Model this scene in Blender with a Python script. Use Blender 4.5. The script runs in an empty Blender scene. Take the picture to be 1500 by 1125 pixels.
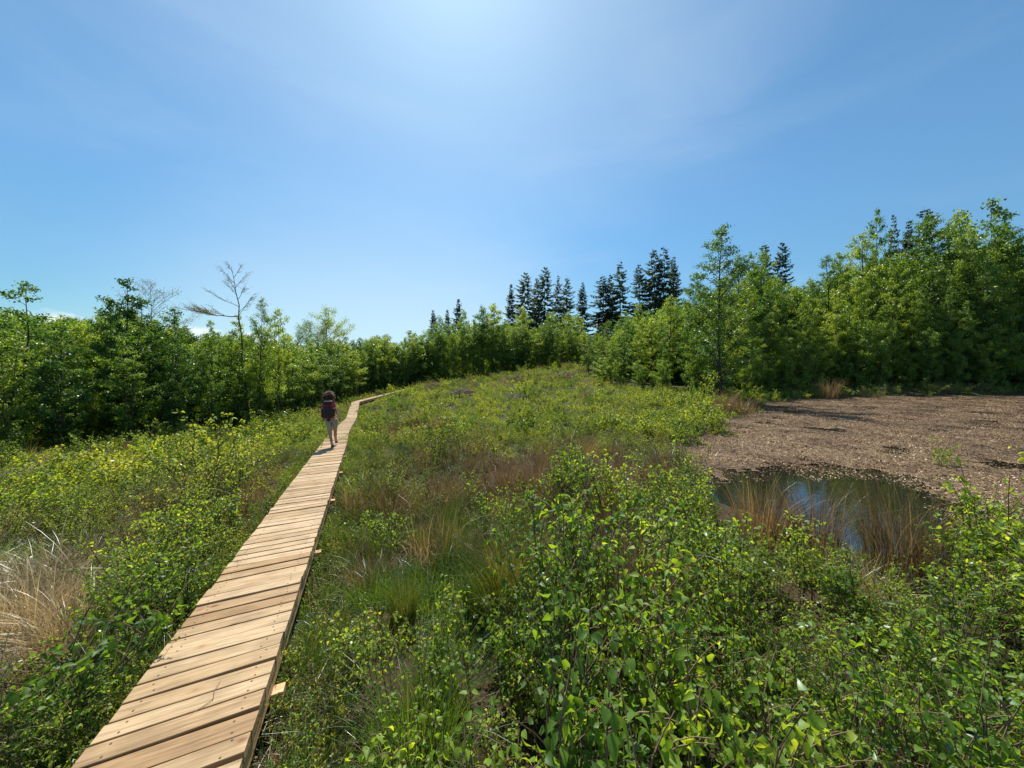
import bpy, math, random
import numpy as np
from mathutils import Vector, Matrix, noise as mnoise

SC = bpy.context.scene
COL = SC.collection
RNG = np.random.default_rng(7)
random.seed(7)
R = math.radians

# ------------------------------------------------------------------ camera
EYE = 1.79          # metres above the deck beside the camera
F = 480.0           # focal length in pixels of the 1500 px wide photograph
HY = 538.0          # row of the true horizon
cam_d = bpy.data.cameras.new('camera')
cam = bpy.data.objects.new('camera', cam_d)
COL.objects.link(cam)
cam.location = (0, 0, EYE)
cam.rotation_euler = (R(90), 0, 0)
cam_d.sensor_width = 36
cam_d.lens = F / 1500 * 36
cam_d.shift_y = -(562.5 - HY) / 1500
cam_d.clip_start = 0.05
cam_d.clip_end = 3000
SC.camera = cam

# ------------------------------------------------------------------ sky, sun, exposure
SUN_EL, SUN_AZ = R(57), R(-11)          # azimuth from +Y, clockwise
world = bpy.data.worlds.new('World')
SC.world = world
world.use_nodes = True
wt = world.node_tree
for n in list(wt.nodes): wt.nodes.remove(n)
def WN(t, **k):
    n = wt.nodes.new(t)
    for a, b in k.items(): setattr(n, a, b)
    return n
w_out = WN('ShaderNodeOutputWorld'); w_bg = WN('ShaderNodeBackground')
w_bg.inputs['Strength'].default_value = 0.083
sky = WN('ShaderNodeTexSky'); sky.sky_type = 'NISHITA'
sky.sun_disc = False; sky.sun_elevation = SUN_EL; sky.sun_rotation = SUN_AZ
sky.air_density = 1.0; sky.dust_density = 0.35; sky.ozone_density = 1.2; sky.altitude = 100
tc = WN('ShaderNodeTexCoord'); sep = WN('ShaderNodeSeparateXYZ')
wt.links.new(tc.outputs['Generated'], sep.inputs[0])
# clouds: thin cirrus veils plus one low white bank close to the horizon
mp = WN('ShaderNodeMapping'); mp.inputs['Scale'].default_value = (1.3, 1.6, 4.5); mp.inputs['Rotation'].default_value = (0, R(24), R(20))
wt.links.new(tc.outputs['Generated'], mp.inputs['Vector'])
nz = WN('ShaderNodeTexNoise'); nz.inputs['Scale'].default_value = 1.5; nz.inputs['Detail'].default_value = 5; nz.inputs['Roughness'].default_value = .5; nz.inputs['Distortion'].default_value = .5
wt.links.new(mp.outputs[0], nz.inputs['Vector'])
cr = WN('ShaderNodeMapRange'); cr.interpolation_type = 'SMOOTHSTEP'
cr.inputs['From Min'].default_value = .44; cr.inputs['From Max'].default_value = .85
cr.inputs['To Min'].default_value = 0; cr.inputs['To Max'].default_value = .13
wt.links.new(nz.outputs['Fac'], cr.inputs['Value'])
tint = WN('ShaderNodeMix', data_type='RGBA', blend_type='MULTIPLY'); tint.inputs['Factor'].default_value = 1
tint.inputs['B'].default_value = (.72, 1.09, 1.18, 1)
wt.links.new(sky.outputs[0], tint.inputs['A'])
# the air is a little darker low down away from the sun and brighter in a broad aureole round it
eg = WN('ShaderNodeMapRange', interpolation_type='SMOOTHSTEP')
for k_, v_ in (('From Min', .0), ('From Max', .45), ('To Min', .72), ('To Max', 1.0)): eg.inputs[k_].default_value = v_
wt.links.new(sep.outputs['Z'], eg.inputs['Value'])
em = WN('ShaderNodeVectorMath', operation='SCALE'); wt.links.new(tint.outputs['Result'], em.inputs[0]); wt.links.new(eg.outputs[0], em.inputs['Scale'])
dt = WN('ShaderNodeVectorMath', operation='DOT_PRODUCT'); wt.links.new(tc.outputs['Generated'], dt.inputs[0])
dt.inputs[1].default_value = (math.sin(SUN_AZ) * math.cos(SUN_EL), math.cos(SUN_AZ) * math.cos(SUN_EL), math.sin(SUN_EL))
gw = WN('ShaderNodeMapRange', interpolation_type='SMOOTHSTEP')
for k_, v_ in (('From Min', .70), ('From Max', 1.03), ('To Min', .0), ('To Max', 1.35)): gw.inputs[k_].default_value = v_
wt.links.new(dt.outputs['Value'], gw.inputs['Value'])
ga = WN('ShaderNodeVectorMath', operation='MULTIPLY_ADD'); ga.inputs[0].default_value = (1.0, .95, .75)
wt.links.new(gw.outputs[0], ga.inputs[1]); wt.links.new(em.outputs[0], ga.inputs[2])
m1 = WN('ShaderNodeMix', data_type='RGBA')
wt.links.new(cr.outputs[0], m1.inputs['Factor']); # pale haze low on the horizon below the sun
hd = WN('ShaderNodeVectorMath', operation='DOT_PRODUCT'); wt.links.new(tc.outputs['Generated'], hd.inputs[0]); hd.inputs[1].default_value = (-.33, .944, 0)
h1 = WN('ShaderNodeMapRange', interpolation_type='SMOOTHSTEP')
for k_, v_ in (('From Min', .78), ('From Max', 1.0), ('To Min', 0), ('To Max', .55)): h1.inputs[k_].default_value = v_
wt.links.new(hd.outputs['Value'], h1.inputs['Value'])
h2 = WN('ShaderNodeMapRange', interpolation_type='SMOOTHSTEP')
for k_, v_ in (('From Min', .6), ('From Max', .10), ('To Min', 0), ('To Max', 1)): h2.inputs[k_].default_value = v_
wt.links.new(sep.outputs['Z'], h2.inputs['Value'])
h3 = WN('ShaderNodeMath', operation='MULTIPLY'); wt.links.new(h1.outputs[0], h3.inputs[0]); wt.links.new(h2.outputs[0], h3.inputs[1])
m0 = WN('ShaderNodeMix', data_type='RGBA'); wt.links.new(h3.outputs[0], m0.inputs['Factor']); wt.links.new(ga.outputs[0], m0.inputs['A']); m0.inputs['B'].default_value = (6.0, 7.4, 8.4, 1)
wt.links.new(m0.outputs['Result'], m1.inputs['A'])
m1.inputs['B'].default_value = (6.5, 7.6, 8.6, 1)
# low cloud bank
mp2 = WN('ShaderNodeMapping'); mp2.inputs['Scale'].default_value = (1, 1, 2.4)
wt.links.new(tc.outputs['Generated'], mp2.inputs['Vector'])
nz2 = WN('ShaderNodeTexNoise'); nz2.inputs['Scale'].default_value = 7; nz2.inputs['Detail'].default_value = 8
wt.links.new(mp2.outputs[0], nz2.inputs['Vector'])
hz = WN('ShaderNodeMapRange', interpolation_type='SMOOTHSTEP')
hz.inputs['From Min'].default_value = .175; hz.inputs['From Max'].default_value = .06
hz.inputs['To Min'].default_value = -.55; hz.inputs['To Max'].default_value = .12
wt.links.new(sep.outputs['Z'], hz.inputs['Value'])
ad = WN('ShaderNodeMath', operation='ADD'); wt.links.new(hz.outputs[0], ad.inputs[0]); wt.links.new(nz2.outputs['Fac'], ad.inputs[1])
cr2 = WN('ShaderNodeMapRange', interpolation_type='SMOOTHSTEP')
cr2.inputs['From Min'].default_value = .56; cr2.inputs['From Max'].default_value = .68
cr2.inputs['To Min'].default_value = 0; cr2.inputs['To Max'].default_value = .9
wt.links.new(ad.outputs[0], cr2.inputs['Value'])
m2 = WN('ShaderNodeMix', data_type='RGBA')
wt.links.new(cr2.outputs[0], m2.inputs['Factor']); wt.links.new(m1.outputs['Result'], m2.inputs['A'])
m2.inputs['B'].default_value = (8.0, 8.6, 9.3, 1)
wt.links.new(m2.outputs['Result'], w_bg.inputs['Color']); wt.links.new(w_bg.outputs[0], w_out.inputs[0])

sun_d = bpy.data.lights.new('sun', 'SUN'); sun_d.energy = 5.0; sun_d.angle = R(.53); sun_d.color = (1, .94, .82)
sun = bpy.data.objects.new('sun', sun_d); COL.objects.link(sun)
sdir = Vector((math.sin(SUN_AZ) * math.cos(SUN_EL), math.cos(SUN_AZ) * math.cos(SUN_EL), math.sin(SUN_EL)))
sun.rotation_euler = (-sdir).to_track_quat('-Z', 'Y').to_euler()
SC.view_settings.view_transform = 'Standard'; SC.view_settings.look = 'None'
SC.view_settings.exposure = 0.58; SC.view_settings.gamma = 1; SC.view_settings.use_curve_mapping = False
SC.render.engine = 'CYCLES'
SC.cycles.max_bounces = 7; SC.cycles.diffuse_bounces = 2; SC.cycles.transmission_bounces = 4
SC.cycles.glossy_bounces = 2; SC.cycles.sample_clamp_indirect = 6; SC.cycles.caustics_reflective = False; SC.cycles.caustics_refractive = False

# ------------------------------------------------------------------ helpers
def nrm(v): return v / np.maximum(np.linalg.norm(v, axis=-1, keepdims=True), 1e-9)

class MB:
    """collects polygons for ONE mesh"""
    def __init__(s): s.v = []; s.f = []; s.m = []; s.n = 0; s.c = []
    def add(s, v, f, mat=0, col=None):
        v = np.asarray(v, float).reshape(-1, 3); f = np.asarray(f, int)
        s.v.append(v); s.f.append(f + s.n); s.m.append(mat); s.n += len(v)
        s.c.append(np.full(len(v), .5 if col is None else col, float) if np.ndim(col) == 0 else np.asarray(col, float))
        return s
    def mesh(s, name, mats, smooth=False, attr=None):
        me = bpy.data.meshes.new(name)
        if s.v:
            V = np.concatenate(s.v)
            me.vertices.add(len(V)); me.vertices.foreach_set('co', V.ravel())
            tot = np.concatenate([np.full(len(f), f.shape[1]) for f in s.f]); loops = np.concatenate([f.ravel() for f in s.f])
            me.loops.add(len(loops)); me.loops.foreach_set('vertex_index', loops)
            me.polygons.add(len(tot)); st = np.concatenate([[0], np.cumsum(tot)[:-1]])
            me.polygons.foreach_set('loop_start', st); me.polygons.foreach_set('loop_total', tot)
            me.polygons.foreach_set('material_index', np.concatenate([np.full(len(f), m) for f, m in zip(s.f, s.m)]))
            if smooth: me.polygons.foreach_set('use_smooth', np.ones(len(tot), bool))
            if attr:
                a = me.attributes.new(attr, 'FLOAT', 'POINT'); a.data.foreach_set('value', np.concatenate(s.c))
        for m in (mats if isinstance(mats, (list, tuple)) else [mats]): me.materials.append(m)
        me.update(calc_edges=True); me.validate()
        return me
    def tubes(s, paths, k=5, mat=0):
        for pts, rad in paths:
            pts = np.asarray(pts, float); rad = np.asarray(rad, float); n = len(pts)
            if n < 2: continue
            T = nrm(np.gradient(pts, axis=0)); ref = np.array([0, 0, 1.]) if abs(T[0, 2]) < .8 else np.array([1., 0, 0])
            A = nrm(np.cross(T, ref)); B = np.cross(T, A)
            an = np.arange(k) * 2 * math.pi / k
            V = pts[:, None] + rad[:, None, None] * (np.cos(an)[None, :, None] * A[:, None] + np.sin(an)[None, :, None] * B[:, None])
            i = np.arange(n - 1)[:, None] * k; j = np.arange(k)[None]; j2 = (j + 1) % k
            fs = np.stack([i + j, i + j2, i + k + j2, i + k + j], -1).reshape(-1, 4)
            s.add(V.reshape(-1, 3), fs, mat)
        return s
    def box(s, c, size, rot=None, mat=0, bev=0, col=None):
        x, y, z = np.array(size) / 2
        V = np.array([[a * x, b * y, d * z] for a in (-1, 1) for b in (-1, 1) for d in (-1, 1)], float)
        if rot is not None: V = V @ np.asarray(rot).T
        s.add(V + np.asarray(c), [[0, 1, 3, 2], [4, 6, 7, 5], [0, 4, 5, 1], [2, 3, 7, 6], [0, 2, 6, 4], [1, 5, 7, 3]], mat, col)
        return s
    def leaves(s, P, D, U, L, W, detail=0, mat=0, droop=.18):
        P = np.asarray(P); n = len(P)
        if n == 0: return s
        L = np.broadcast_to(np.asarray(L, float), (n,))[:, None]; W = np.broadcast_to(np.asarray(W, float), (n,))[:, None]
        D = nrm(D); S = nrm(np.cross(D, U)); U = np.cross(S, D)
        if detail == 0:
            V = np.stack([P, P + D * L * .42 + S * W * .5 + U * W * .12, P + D * L - U * L * droop, P + D * L * .42 - S * W * .5 + U * W * .12], 1)
            b = np.arange(n)[:, None] * 4
            s.add(V.reshape(-1, 3), np.arange(4)[None] + b, mat)
        else:
            V = np.stack([P, P + D * L * .5 - U * L * .02, P + D * L - U * L * droop,
                          P + D * L * .26 + S * W * .48 + U * W * .16, P + D * L * .62 + S * W * .36 + U * W * .08 - U * L * .05,
                          P + D * L * .26 - S * W * .48 + U * W * .16, P + D * L * .62 - S * W * .36 + U * W * .08 - U * L * .05], 1)
            b = np.arange(n)[:, None] * 7
            q = np.concatenate([np.array([[0, 3, 4, 1]]) + b, np.array([[0, 1, 6, 5]]) + b])
            t = np.concatenate([np.array([[1, 4, 2]]) + b, np.array([[1, 2, 6]]) + b])
            s.add(V.reshape(-1, 3), q, mat); s.f.append(t + s.n - 7 * n); s.m.append(mat)
        return s
    def blades(s, base, tip, bend, w, seg=4, mat=0, ref=None):
        """curved tapering grass blades: base, tip (n,3), bend (n,3) mid offset"""
        n = len(base); t = np.linspace(0, 1, seg + 1)[None, :, None]
        C = base[:, None] * (1 - t) ** 2 + (base + bend)[:, None] * 2 * t * (1 - t) + tip[:, None] * t ** 2
        side = nrm(RNG.normal(size=(n, 3)) * [1, 1, .1])[:, None]
        ww = np.asarray(w).reshape(-1, 1, 1) * (1 - t ** 1.6 * .92) * .5
        V = np.stack([C - side * ww, C + side * ww], 2).reshape(n, -1, 3)
        m = 2 * (seg + 1); q = np.array([[2 * i, 2 * i + 1, 2 * i + 3, 2 * i + 2] for i in range(seg)])
        s.add(V.reshape(-1, 3), (q[None] + np.arange(n)[:, None, None] * m).reshape(-1, 4), mat)
        return s

def tag(o, label=None, cat=None, group=None, kind=None):
    if label: o['label'] = label
    if cat: o['category'] = cat
    if group: o['group'] = group
    if kind: o['kind'] = kind
    return o
def link(name, me, parent=None, loc=None):
    o = bpy.data.objects.new(name, me); COL.objects.link(o)
    if parent: o.parent = parent
    if loc is not None: o.location = loc
    return o
def empty(name, loc=(0, 0, 0), rz=0):
    o = bpy.data.objects.new(name, None); COL.objects.link(o); o.empty_display_size = .2
    o.location = loc; o.rotation_euler = (0, 0, rz); return o

# ------------------------------------------------------------------ materials
def mat_base(name):
    m = bpy.data.materials.new(name); m.use_nodes = True; nt = m.node_tree
    for n in list(nt.nodes): nt.nodes.remove(n)
    return m, nt, nt.nodes.new('ShaderNodeOutputMaterial')
def ramp(nt, stops):
    r = nt.nodes.new('ShaderNodeValToRGB'); e = r.color_ramp.elements
    while len(e) < len(stops): e.new(.5)
    for q, (p, c) in zip(e, stops): q.position = p; q.color = (*c, 1)
    return r
def leaf_mat(name, stops, trans=.45, gloss=.04, rough=.45, tint=(1.25, 1.15, .45), var=.25):
    m, nt, out = mat_base(name); N = nt.nodes.new; L = nt.links.new
    g = N('ShaderNodeNewGeometry'); oi = N('ShaderNodeObjectInfo')
    mx = N('ShaderNodeMath'); mx.operation = 'MULTIPLY_ADD'; L(g.outputs['Random Per Island'], mx.inputs[0]); mx.inputs[1].default_value = 1 - var
    mm = N('ShaderNodeMath'); mm.operation = 'MULTIPLY'; L(oi.outputs['Random'], mm.inputs[0]); mm.inputs[1].default_value = var; L(mm.outputs[0], mx.inputs[2])
    r0_ = ramp(nt, stops); L(mx.outputs[0], r0_.inputs[0])
    oc = ramp(nt, [(0, (.55, .68, .70)), (.35, (.82, .93, .85)), (.7, (1.0, 1.02, 1.0)), (1, (1.14, 1.1, .9))]); L(oi.outputs['Random'], oc.inputs[0])
    r = N('ShaderNodeMix'); r.data_type = 'RGBA'; r.blend_type = 'MULTIPLY'; r.inputs['Factor'].default_value = 1; L(r0_.outputs[0], r.inputs['A']); L(oc.outputs[0], r.inputs['B'])
    df = N('ShaderNodeBsdfDiffuse'); tr = N('ShaderNodeBsdfTranslucent'); gl = N('ShaderNodeBsdfGlossy'); gl.inputs['Roughness'].default_value = rough
    gl.inputs['Color'].default_value = (.9, .95, 1, 1)
    L(r.outputs['Result'], df.inputs[0])
    tn = N('ShaderNodeMix'); tn.data_type = 'RGBA'; tn.blend_type = 'MULTIPLY'; tn.inputs['Factor'].default_value = 1
    L(r.outputs['Result'], tn.inputs['A']); tn.inputs['B'].default_value = (*[1.55 * x for x in tint], 1); L(tn.outputs['Result'], tr.inputs[0])
    a = N('ShaderNodeMixShader'); a.inputs[0].default_value = trans; L(df.outputs[0], a.inputs[1]); L(tr.outputs[0], a.inputs[2])
    lw = N('ShaderNodeLayerWeight'); lw.inputs['Blend'].default_value = .35
    k = N('ShaderNodeMath'); k.operation = 'MULTIPLY_ADD'; L(lw.outputs['Fresnel'], k.inputs[0]); k.inputs[1].default_value = gloss * 2.2; k.inputs[2].default_value = gloss * .45
    b = N('ShaderNodeMixShader'); L(k.outputs[0], b.inputs[0]); L(a.outputs[0], b.inputs[1]); L(gl.outputs[0], b.inputs[2])
    L(b.outputs[0], out.inputs[0]); return m
def noise_mat(name, stops, scale=8, rough=.85, bump=.3, stretch=(1, 1, 1), detail=6, spec=.3, bdist=.02):
    m, nt, out = mat_base(name); N = nt.nodes.new; L = nt.links.new
    tcn = N('ShaderNodeTexCoord'); mpn = N('ShaderNodeMapping'); mpn.inputs['Scale'].default_value = stretch
    L(tcn.outputs['Object'], mpn.inputs[0]); nn = N('ShaderNodeTexNoise'); nn.inputs['Scale'].default_value = scale; nn.inputs['Detail'].default_value = detail
    nn.inputs['Roughness'].default_value = .65
    L(mpn.outputs[0], nn.inputs['Vector']); r = ramp(nt, stops); L(nn.outputs['Fac'], r.inputs[0])
    p = N('ShaderNodeBsdfPrincipled'); p.inputs['Roughness'].default_value = rough; p.inputs['Specular IOR Level'].default_value = spec
    L(r.outputs[0], p.inputs['Base Color'])
    bp = N('ShaderNodeBump'); bp.inputs['Strength'].default_value = bump; bp.inputs['Distance'].default_value = bdist; L(nn.outputs['Fac'], bp.inputs['Height']); L(bp.outputs[0], p.inputs['Normal'])
    L(p.outputs[0], out.inputs[0]); return m

M = {}
LT = (1.48, 1.2, .4)
M['leaf_birch'] = leaf_mat('birch_leaves', [(0, (.06, .13, .02)), (.45, (.13, .23, .03)), (.85, (.22, .33, .045)), (1, (.30, .38, .07))], trans=.5, tint=LT, var=.4)
M['leaf_alder'] = leaf_mat('dark_leaves', [(0, (.04, .10, .016)), (.5, (.095, .19, .026)), (1, (.19, .30, .045))], trans=.48, tint=LT, var=.4)
M['leaf_far'] = leaf_mat('far_birch_leaves', [(0, (.08, .15, .035)), (.5, (.15, .25, .05)), (1, (.24, .34, .07))], trans=.5, var=.5, tint=LT)
M['leaf_young'] = leaf_mat('sapling_leaves', [(0, (.085, .15, .02)), (.5, (.165, .28, .03)), (.88, (.27, .38, .05)), (.97, (.33, .37, .07)), (1, (.32, .18, .10))], trans=.58, gloss=.03, rough=.5, var=.25, tint=LT)
M['leaf_shrub'] = leaf_mat('low_shrub_leaves', [(0, (.07, .12, .02)), (.5, (.17, .25, .04)), (.9, (.31, .38, .065)), (1, (.30, .22, .09))], trans=.5, gloss=.022, var=.5, tint=LT)
M['leaf_grey'] = leaf_mat('heath_leaves', [(0, (.09, .115, .045)), (.6, (.18, .20, .075)), (1, (.30, .28, .13))], trans=.4, gloss=.022, var=.5, tint=LT)
M['grass'] = leaf_mat('fresh_grass', [(0, (.04, .085, .014)), (.45, (.08, .16, .022)), (.75, (.14, .24, .04)), (.86, (.24, .24, .09)), (1, (.42, .36, .2))], trans=.45, gloss=.045, var=.25, tint=(1.5, 1.2, .35))
M['rush_green'] = leaf_mat('rush_green', [(0, (.04, .07, .015)), (.5, (.075, .125, .025)), (.8, (.13, .18, .045)), (1, (.30, .22, .11))], trans=.35, gloss=.035, var=.4, tint=(1.4, 1.1, .4))
M['rush_brown'] = leaf_mat('rush_brown', [(0, (.07, .052, .026)), (.45, (.15, .11, .055)), (.8, (.28, .21, .12)), (1, (.5, .42, .28))], trans=.3, gloss=.035, tint=(1.1, .85, .6), var=.4)
M['straw'] = leaf_mat('dry_straw', [(0, (.22, .15, .08)), (.5, (.38, .28, .16)), (1, (.6, .5, .34))], trans=.3, gloss=.05, tint=(1, .9, .7), var=.2)
M['needles'] = leaf_mat('spruce_needles', [(0, (.045, .07, .04)), (.6, (.08, .115, .06)), (1, (.14, .18, .09))], trans=.3, gloss=.04, var=.4, tint=(1, 1.1, .7))
M['leaf_pale'] = leaf_mat('opening_leaves', [(0, (.13, .13, .06)), (.6, (.22, .20, .10)), (1, (.32, .26, .16))], trans=.4, var=.2, tint=(1.1, 1, .7))
M['bark'] = noise_mat('bark', [(.3, (.035, .028, .02)), (.6, (.09, .075, .055)), (.8, (.2, .18, .15))], 14, stretch=(1, 1, .25))
M['bark_pale'] = noise_mat('pale_bark', [(.35, (.06, .05, .04)), (.5, (.22, .2, .17)), (.8, (.42, .40, .36))], 10, stretch=(1, 1, 2.5))
M['twig'] = noise_mat('twig_bark', [(.3, (.10, .06, .035)), (.7, (.22, .15, .09))], 20)
M['deadwood'] = noise_mat('dead_wood', [(.3, (.12, .09, .065)), (.7, (.34, .28, .22))], 12)

# ------------------------------------------------------------------ terrain
def P(px, py, z):           # a point of the photograph at a known height
    Y = F * (EYE - z) / (py - HY); return ((px - 750) / F * Y, Y)
PATH = [(-.98 + .446 * 3, -3.0, .169), (-5.44, 10, -.5625), (-7.35, 14, -.98), (-12.0, 24.5, -2.0), (-15.75, 33, -1.70), (-16.3, 60, -1.46)]
PA = np.array(PATH)
PZ = -.8                    # pond level
shore_px = [(992, 712), (1000, 655), (1035, 617), (1090, 600), (1135, 585), (1300, 581), (1500, 578), (1750, 581), (1850, 800), (1700, 900), (1500, 872), (1400, 846), (1320, 818), (1240, 806), (1150, 782), (1080, 752), (1025, 730)]
SH = np.array([P(a, b, PZ) for a, b in shore_px])
_s = []
for _i in range(len(SH)):
    _a, _b = SH[_i], SH[(_i + 1) % len(SH)]; _k = max(2, int(np.hypot(*(_b - _a)) / .7)); _nr = np.array([_b[1] - _a[1], _a[0] - _b[0]]) / np.hypot(*(_b - _a))
    for _t in np.arange(_k) / _k:
        _q = _a * (1 - _t) + _b * _t; _am = .22 if _q[1] < 7 else .75
        _s.append(_q + _nr * _am * (math.sin(_q[0] * 2.1 + _q[1] * 1.3) * .5 + math.sin(_q[0] * 4.7 - _q[1] * 3.1) * .35 + math.sin(_q[1] * 6.3) * .25))
SH0 = SH; SH = np.array(_s)
def inpoly(x, y, poly):
    x = np.asarray(x); y = np.asarray(y); c = np.zeros(x.shape, bool); n = len(poly); j = n - 1
    for i in range(n):
        xi, yi = poly[i]; xj, yj = poly[j]
        c ^= ((yi > y) != (yj > y)) & (x < (xj - xi) * (y - yi) / (yj - yi + 1e-12) + xi); j = i
    return c
def polydist(x, y, poly, closed=True):
    d = np.full(np.shape(x), 1e9); n = len(poly)
    for i in range(n if closed else n - 1):
        a = np.asarray(poly[i])[:2]; b = np.asarray(poly[(i + 1) % n])[:2]; ab = b - a
        t = np.clip(((x - a[0]) * ab[0] + (y - a[1]) * ab[1]) / (ab @ ab), 0, 1)
        d = np.minimum(d, np.hypot(x - a[0] - t * ab[0], y - a[1] - t * ab[1]))
    return d
CP = [(0, 0, -.45), (3, 0, -.5), (-4, 0, -.6), (3, 3, -.62), (1.2, 2, -.5), (-5, 3, -.95), (-9, 5, -1.35), (-14, 6, -1.7), (-13, 10, -1.75), (-20.4, 14, -2.25), (-17.7, 17.5, -2.25), (-18.4, 25, -2.5), (-18.9, 37, -2.3),
      (-15.7, 59, -1.5), (-1.2, 60, .45), (11.9, 53, 2.1), (-10, 15, -1.6), (-13.5, 20, -2.2), (-1.4, 4, -.8), (-2.2, 7.5, -1.0), (.5, 9, -1.1), (0, 17, -1.3), (-4, 20, -1.8), (-8, 24, -2.2), (-8, 35, -1.7), (-4, 45, -.6),
      (4, 15, -.75), (4, 7, -.75), (7, 30, .0), (2, 35, -.3), (3, 25, -.7), (13.5, 26, -.35), (8, 20, -.55), (6, 3, -.55), (14, 3, -.5), (45, 34, -.4), (22, 35, -.3), (30, 60, 1.5), (0, 90, 1.5), (-40, 40, -2.4), (-40, 10, -2.5),
      (60, 20, -.3), (-10, -10, -.8), (10, -12, -.5), (60, 90, 2.5), (-50, 90, -1), (-6, 2, -1.05), (20, 2, -.5)]
for (x, y, z) in PATH: CP.append((x, y, z - .36))
for t in np.linspace(.15, .9, 6):
    p = PA[0] * (1 - t) + PA[1] * t; CP.append((p[0], p[1], p[2] - .38))
for x, y in SH0: CP.append((x, y, PZ + .08))
CP = np.array(CP)
def tps(r2): return r2 * np.log(r2 + 1e-6)
_n = len(CP); _K = tps(((CP[:, None, :2] - CP[None, :, :2]) ** 2).sum(-1)) + np.eye(_n) * 2.0
_P = np.c_[np.ones(_n), CP[:, :2]]
_A = np.block([[_K, _P], [_P.T, np.zeros((3, 3))]]); _w = np.linalg.solve(_A, np.r_[CP[:, 2], 0, 0, 0])
def wobble(x, y, s, seed=0):
    x = x / s; y = y / s
    return (np.sin(x * 1.7 + seed + 1.3 * np.sin(y * 1.1 + seed)) + np.sin(y * 2.1 - seed * 2 + 1.1 * np.sin(x * 1.6)) + .6 * np.sin(x * 3.9 + y * 3.1 + seed * 3) + .5 * np.sin(y * 5.3 - x * 4.1 + seed)) / 3.1
def ground(x, y):
    x = np.asarray(x, float); y = np.asarray(y, float); sh = x.shape; xf = x.ravel(); yf = y.ravel()
    xc = np.clip(xf, -55, 65); yc = np.clip(yf, -14, 95); z = np.zeros(len(xf))
    for i in range(0, len(xf), 20000):
        q = np.c_[xc[i:i + 20000], yc[i:i + 20000]]
        z[i:i + 20000] = tps(((q[:, None] - CP[None, :, :2]) ** 2).sum(-1)) @ _w[:_n] + _w[_n] + q @ _w[_n + 1:]
    far = np.clip((np.hypot(xf, yf) - 90) / 400, 0, 1); z = z * (1 - far) + far * 1.0
    z = z + wobble(xf, yf, 2.3, 1) * .09 + wobble(xf, yf, .7, 4) * .035
    d = polydist(xf, yf, SH); ins = inpoly(xf, yf, SH); edge = d + wobble(xf, yf, .8, 9) * .25
    z = np.where(ins, np.minimum(z, PZ + .12 - np.clip(edge, 0, 1) * .7), np.where(d < 1.2, np.maximum(z, PZ + .06 * np.clip(d, 0, 1) + .03), z))
    dp = polydist(xf, yf, PA[:, :2], False); zd = np.interp(yf, PA[:, 1], PA[:, 2]) - .30
    k = np.clip(1 - (dp - .4) / .8, 0, 1); z = np.where(z > zd, z * (1 - k) + zd * k, z)
    return z.reshape(sh)
def g1(x, y): return float(ground(np.array([x]), np.array([y]))[0])
def proj(x, y, z): return 750 + F * x / y, HY + F * (EYE - z) / y
def hit(px, py):            # where the sight line through a photo pixel meets the ground
    Y = np.concatenate([np.arange(1, 30, .05), np.arange(30, 90, .3)]); X = (px - 750) / F * Y
    dz = EYE - (py - HY) / F * Y - ground(X, Y); i = np.argmax(dz < 0)
    return float(X[i]), float(Y[i]), float(ground(X[i:i + 1], Y[i:i + 1])[0])

def axis(lo, hi, n, c, s):
    t = np.linspace(math.asinh((lo - c) / s), math.asinh((hi - c) / s), n); return c + s * np.sinh(t)
gx = axis(-900, 900, 420, 0, 9); gy = axis(-300, 1500, 420, 8, 10)
GX, GY = np.meshgrid(gx, gy); GZ = ground(GX, GY)
i = np.arange(len(gy) - 1)[:, None] * len(gx) + np.arange(len(gx) - 1)[None]
fs = np.stack([i, i + 1, i + 1 + len(gx), i + len(gx)], -1).reshape(-1, 4)
m, nt, out = mat_base('peaty_ground'); N = nt.nodes.new; L = nt.links.new
g_tc = N('ShaderNodeTexCoord'); n1 = N('ShaderNodeTexNoise'); n1.inputs['Scale'].default_value = .6; n1.inputs['Detail'].default_value = 8
n2 = N('ShaderNodeTexNoise'); n2.inputs['Scale'].default_value = 22; n2.inputs['Detail'].default_value = 8; n2.inputs['Roughness'].default_value = .75
L(g_tc.outputs['Object'], n1.inputs[0]); L(g_tc.outputs['Object'], n2.inputs[0])
r1 = ramp(nt, [(.3, (.03, .02, .012)), (.55, (.075, .05, .03)), (.8, (.2, .15, .09))]); L(n2.outputs[0], r1.inputs[0])
r2 = ramp(nt, [(.3, (.02, .03, .008)), (.6, (.05, .08, .018)), (.8, (.12, .12, .04))]); L(n2.outputs[0], r2.inputs[0])
fr = ramp(nt, [(.42, (0, 0, 0)), (.58, (1, 1, 1))]); L(n1.outputs[0], fr.inputs[0])
mxn = N('ShaderNodeMix'); mxn.data_type = 'RGBA'; L(fr.outputs[0], mxn.inputs['Factor']); L(r1.outputs[0], mxn.inputs['A']); L(r2.outputs[0], mxn.inputs['B'])
pb = N('ShaderNodeBsdfPrincipled'); pb.inputs['Roughness'].default_value = .95; pb.inputs['Specular IOR Level'].default_value = .15; L(mxn.outputs['Result'], pb.inputs['Base Color'])
bm_ = N('ShaderNodeBump'); bm_.inputs['Strength'].default_value = .9; bm_.inputs['Distance'].default_value = .05; L(n2.outputs[0], bm_.inputs['Height']); L(bm_.outputs[0], pb.inputs['Normal']); L(pb.outputs[0], out.inputs[0])
M['ground'] = m
tag(link('ground', MB().add(np.stack([GX, GY, GZ], -1), fs).mesh('ground', M['ground'], smooth=True)), kind='structure')

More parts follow.
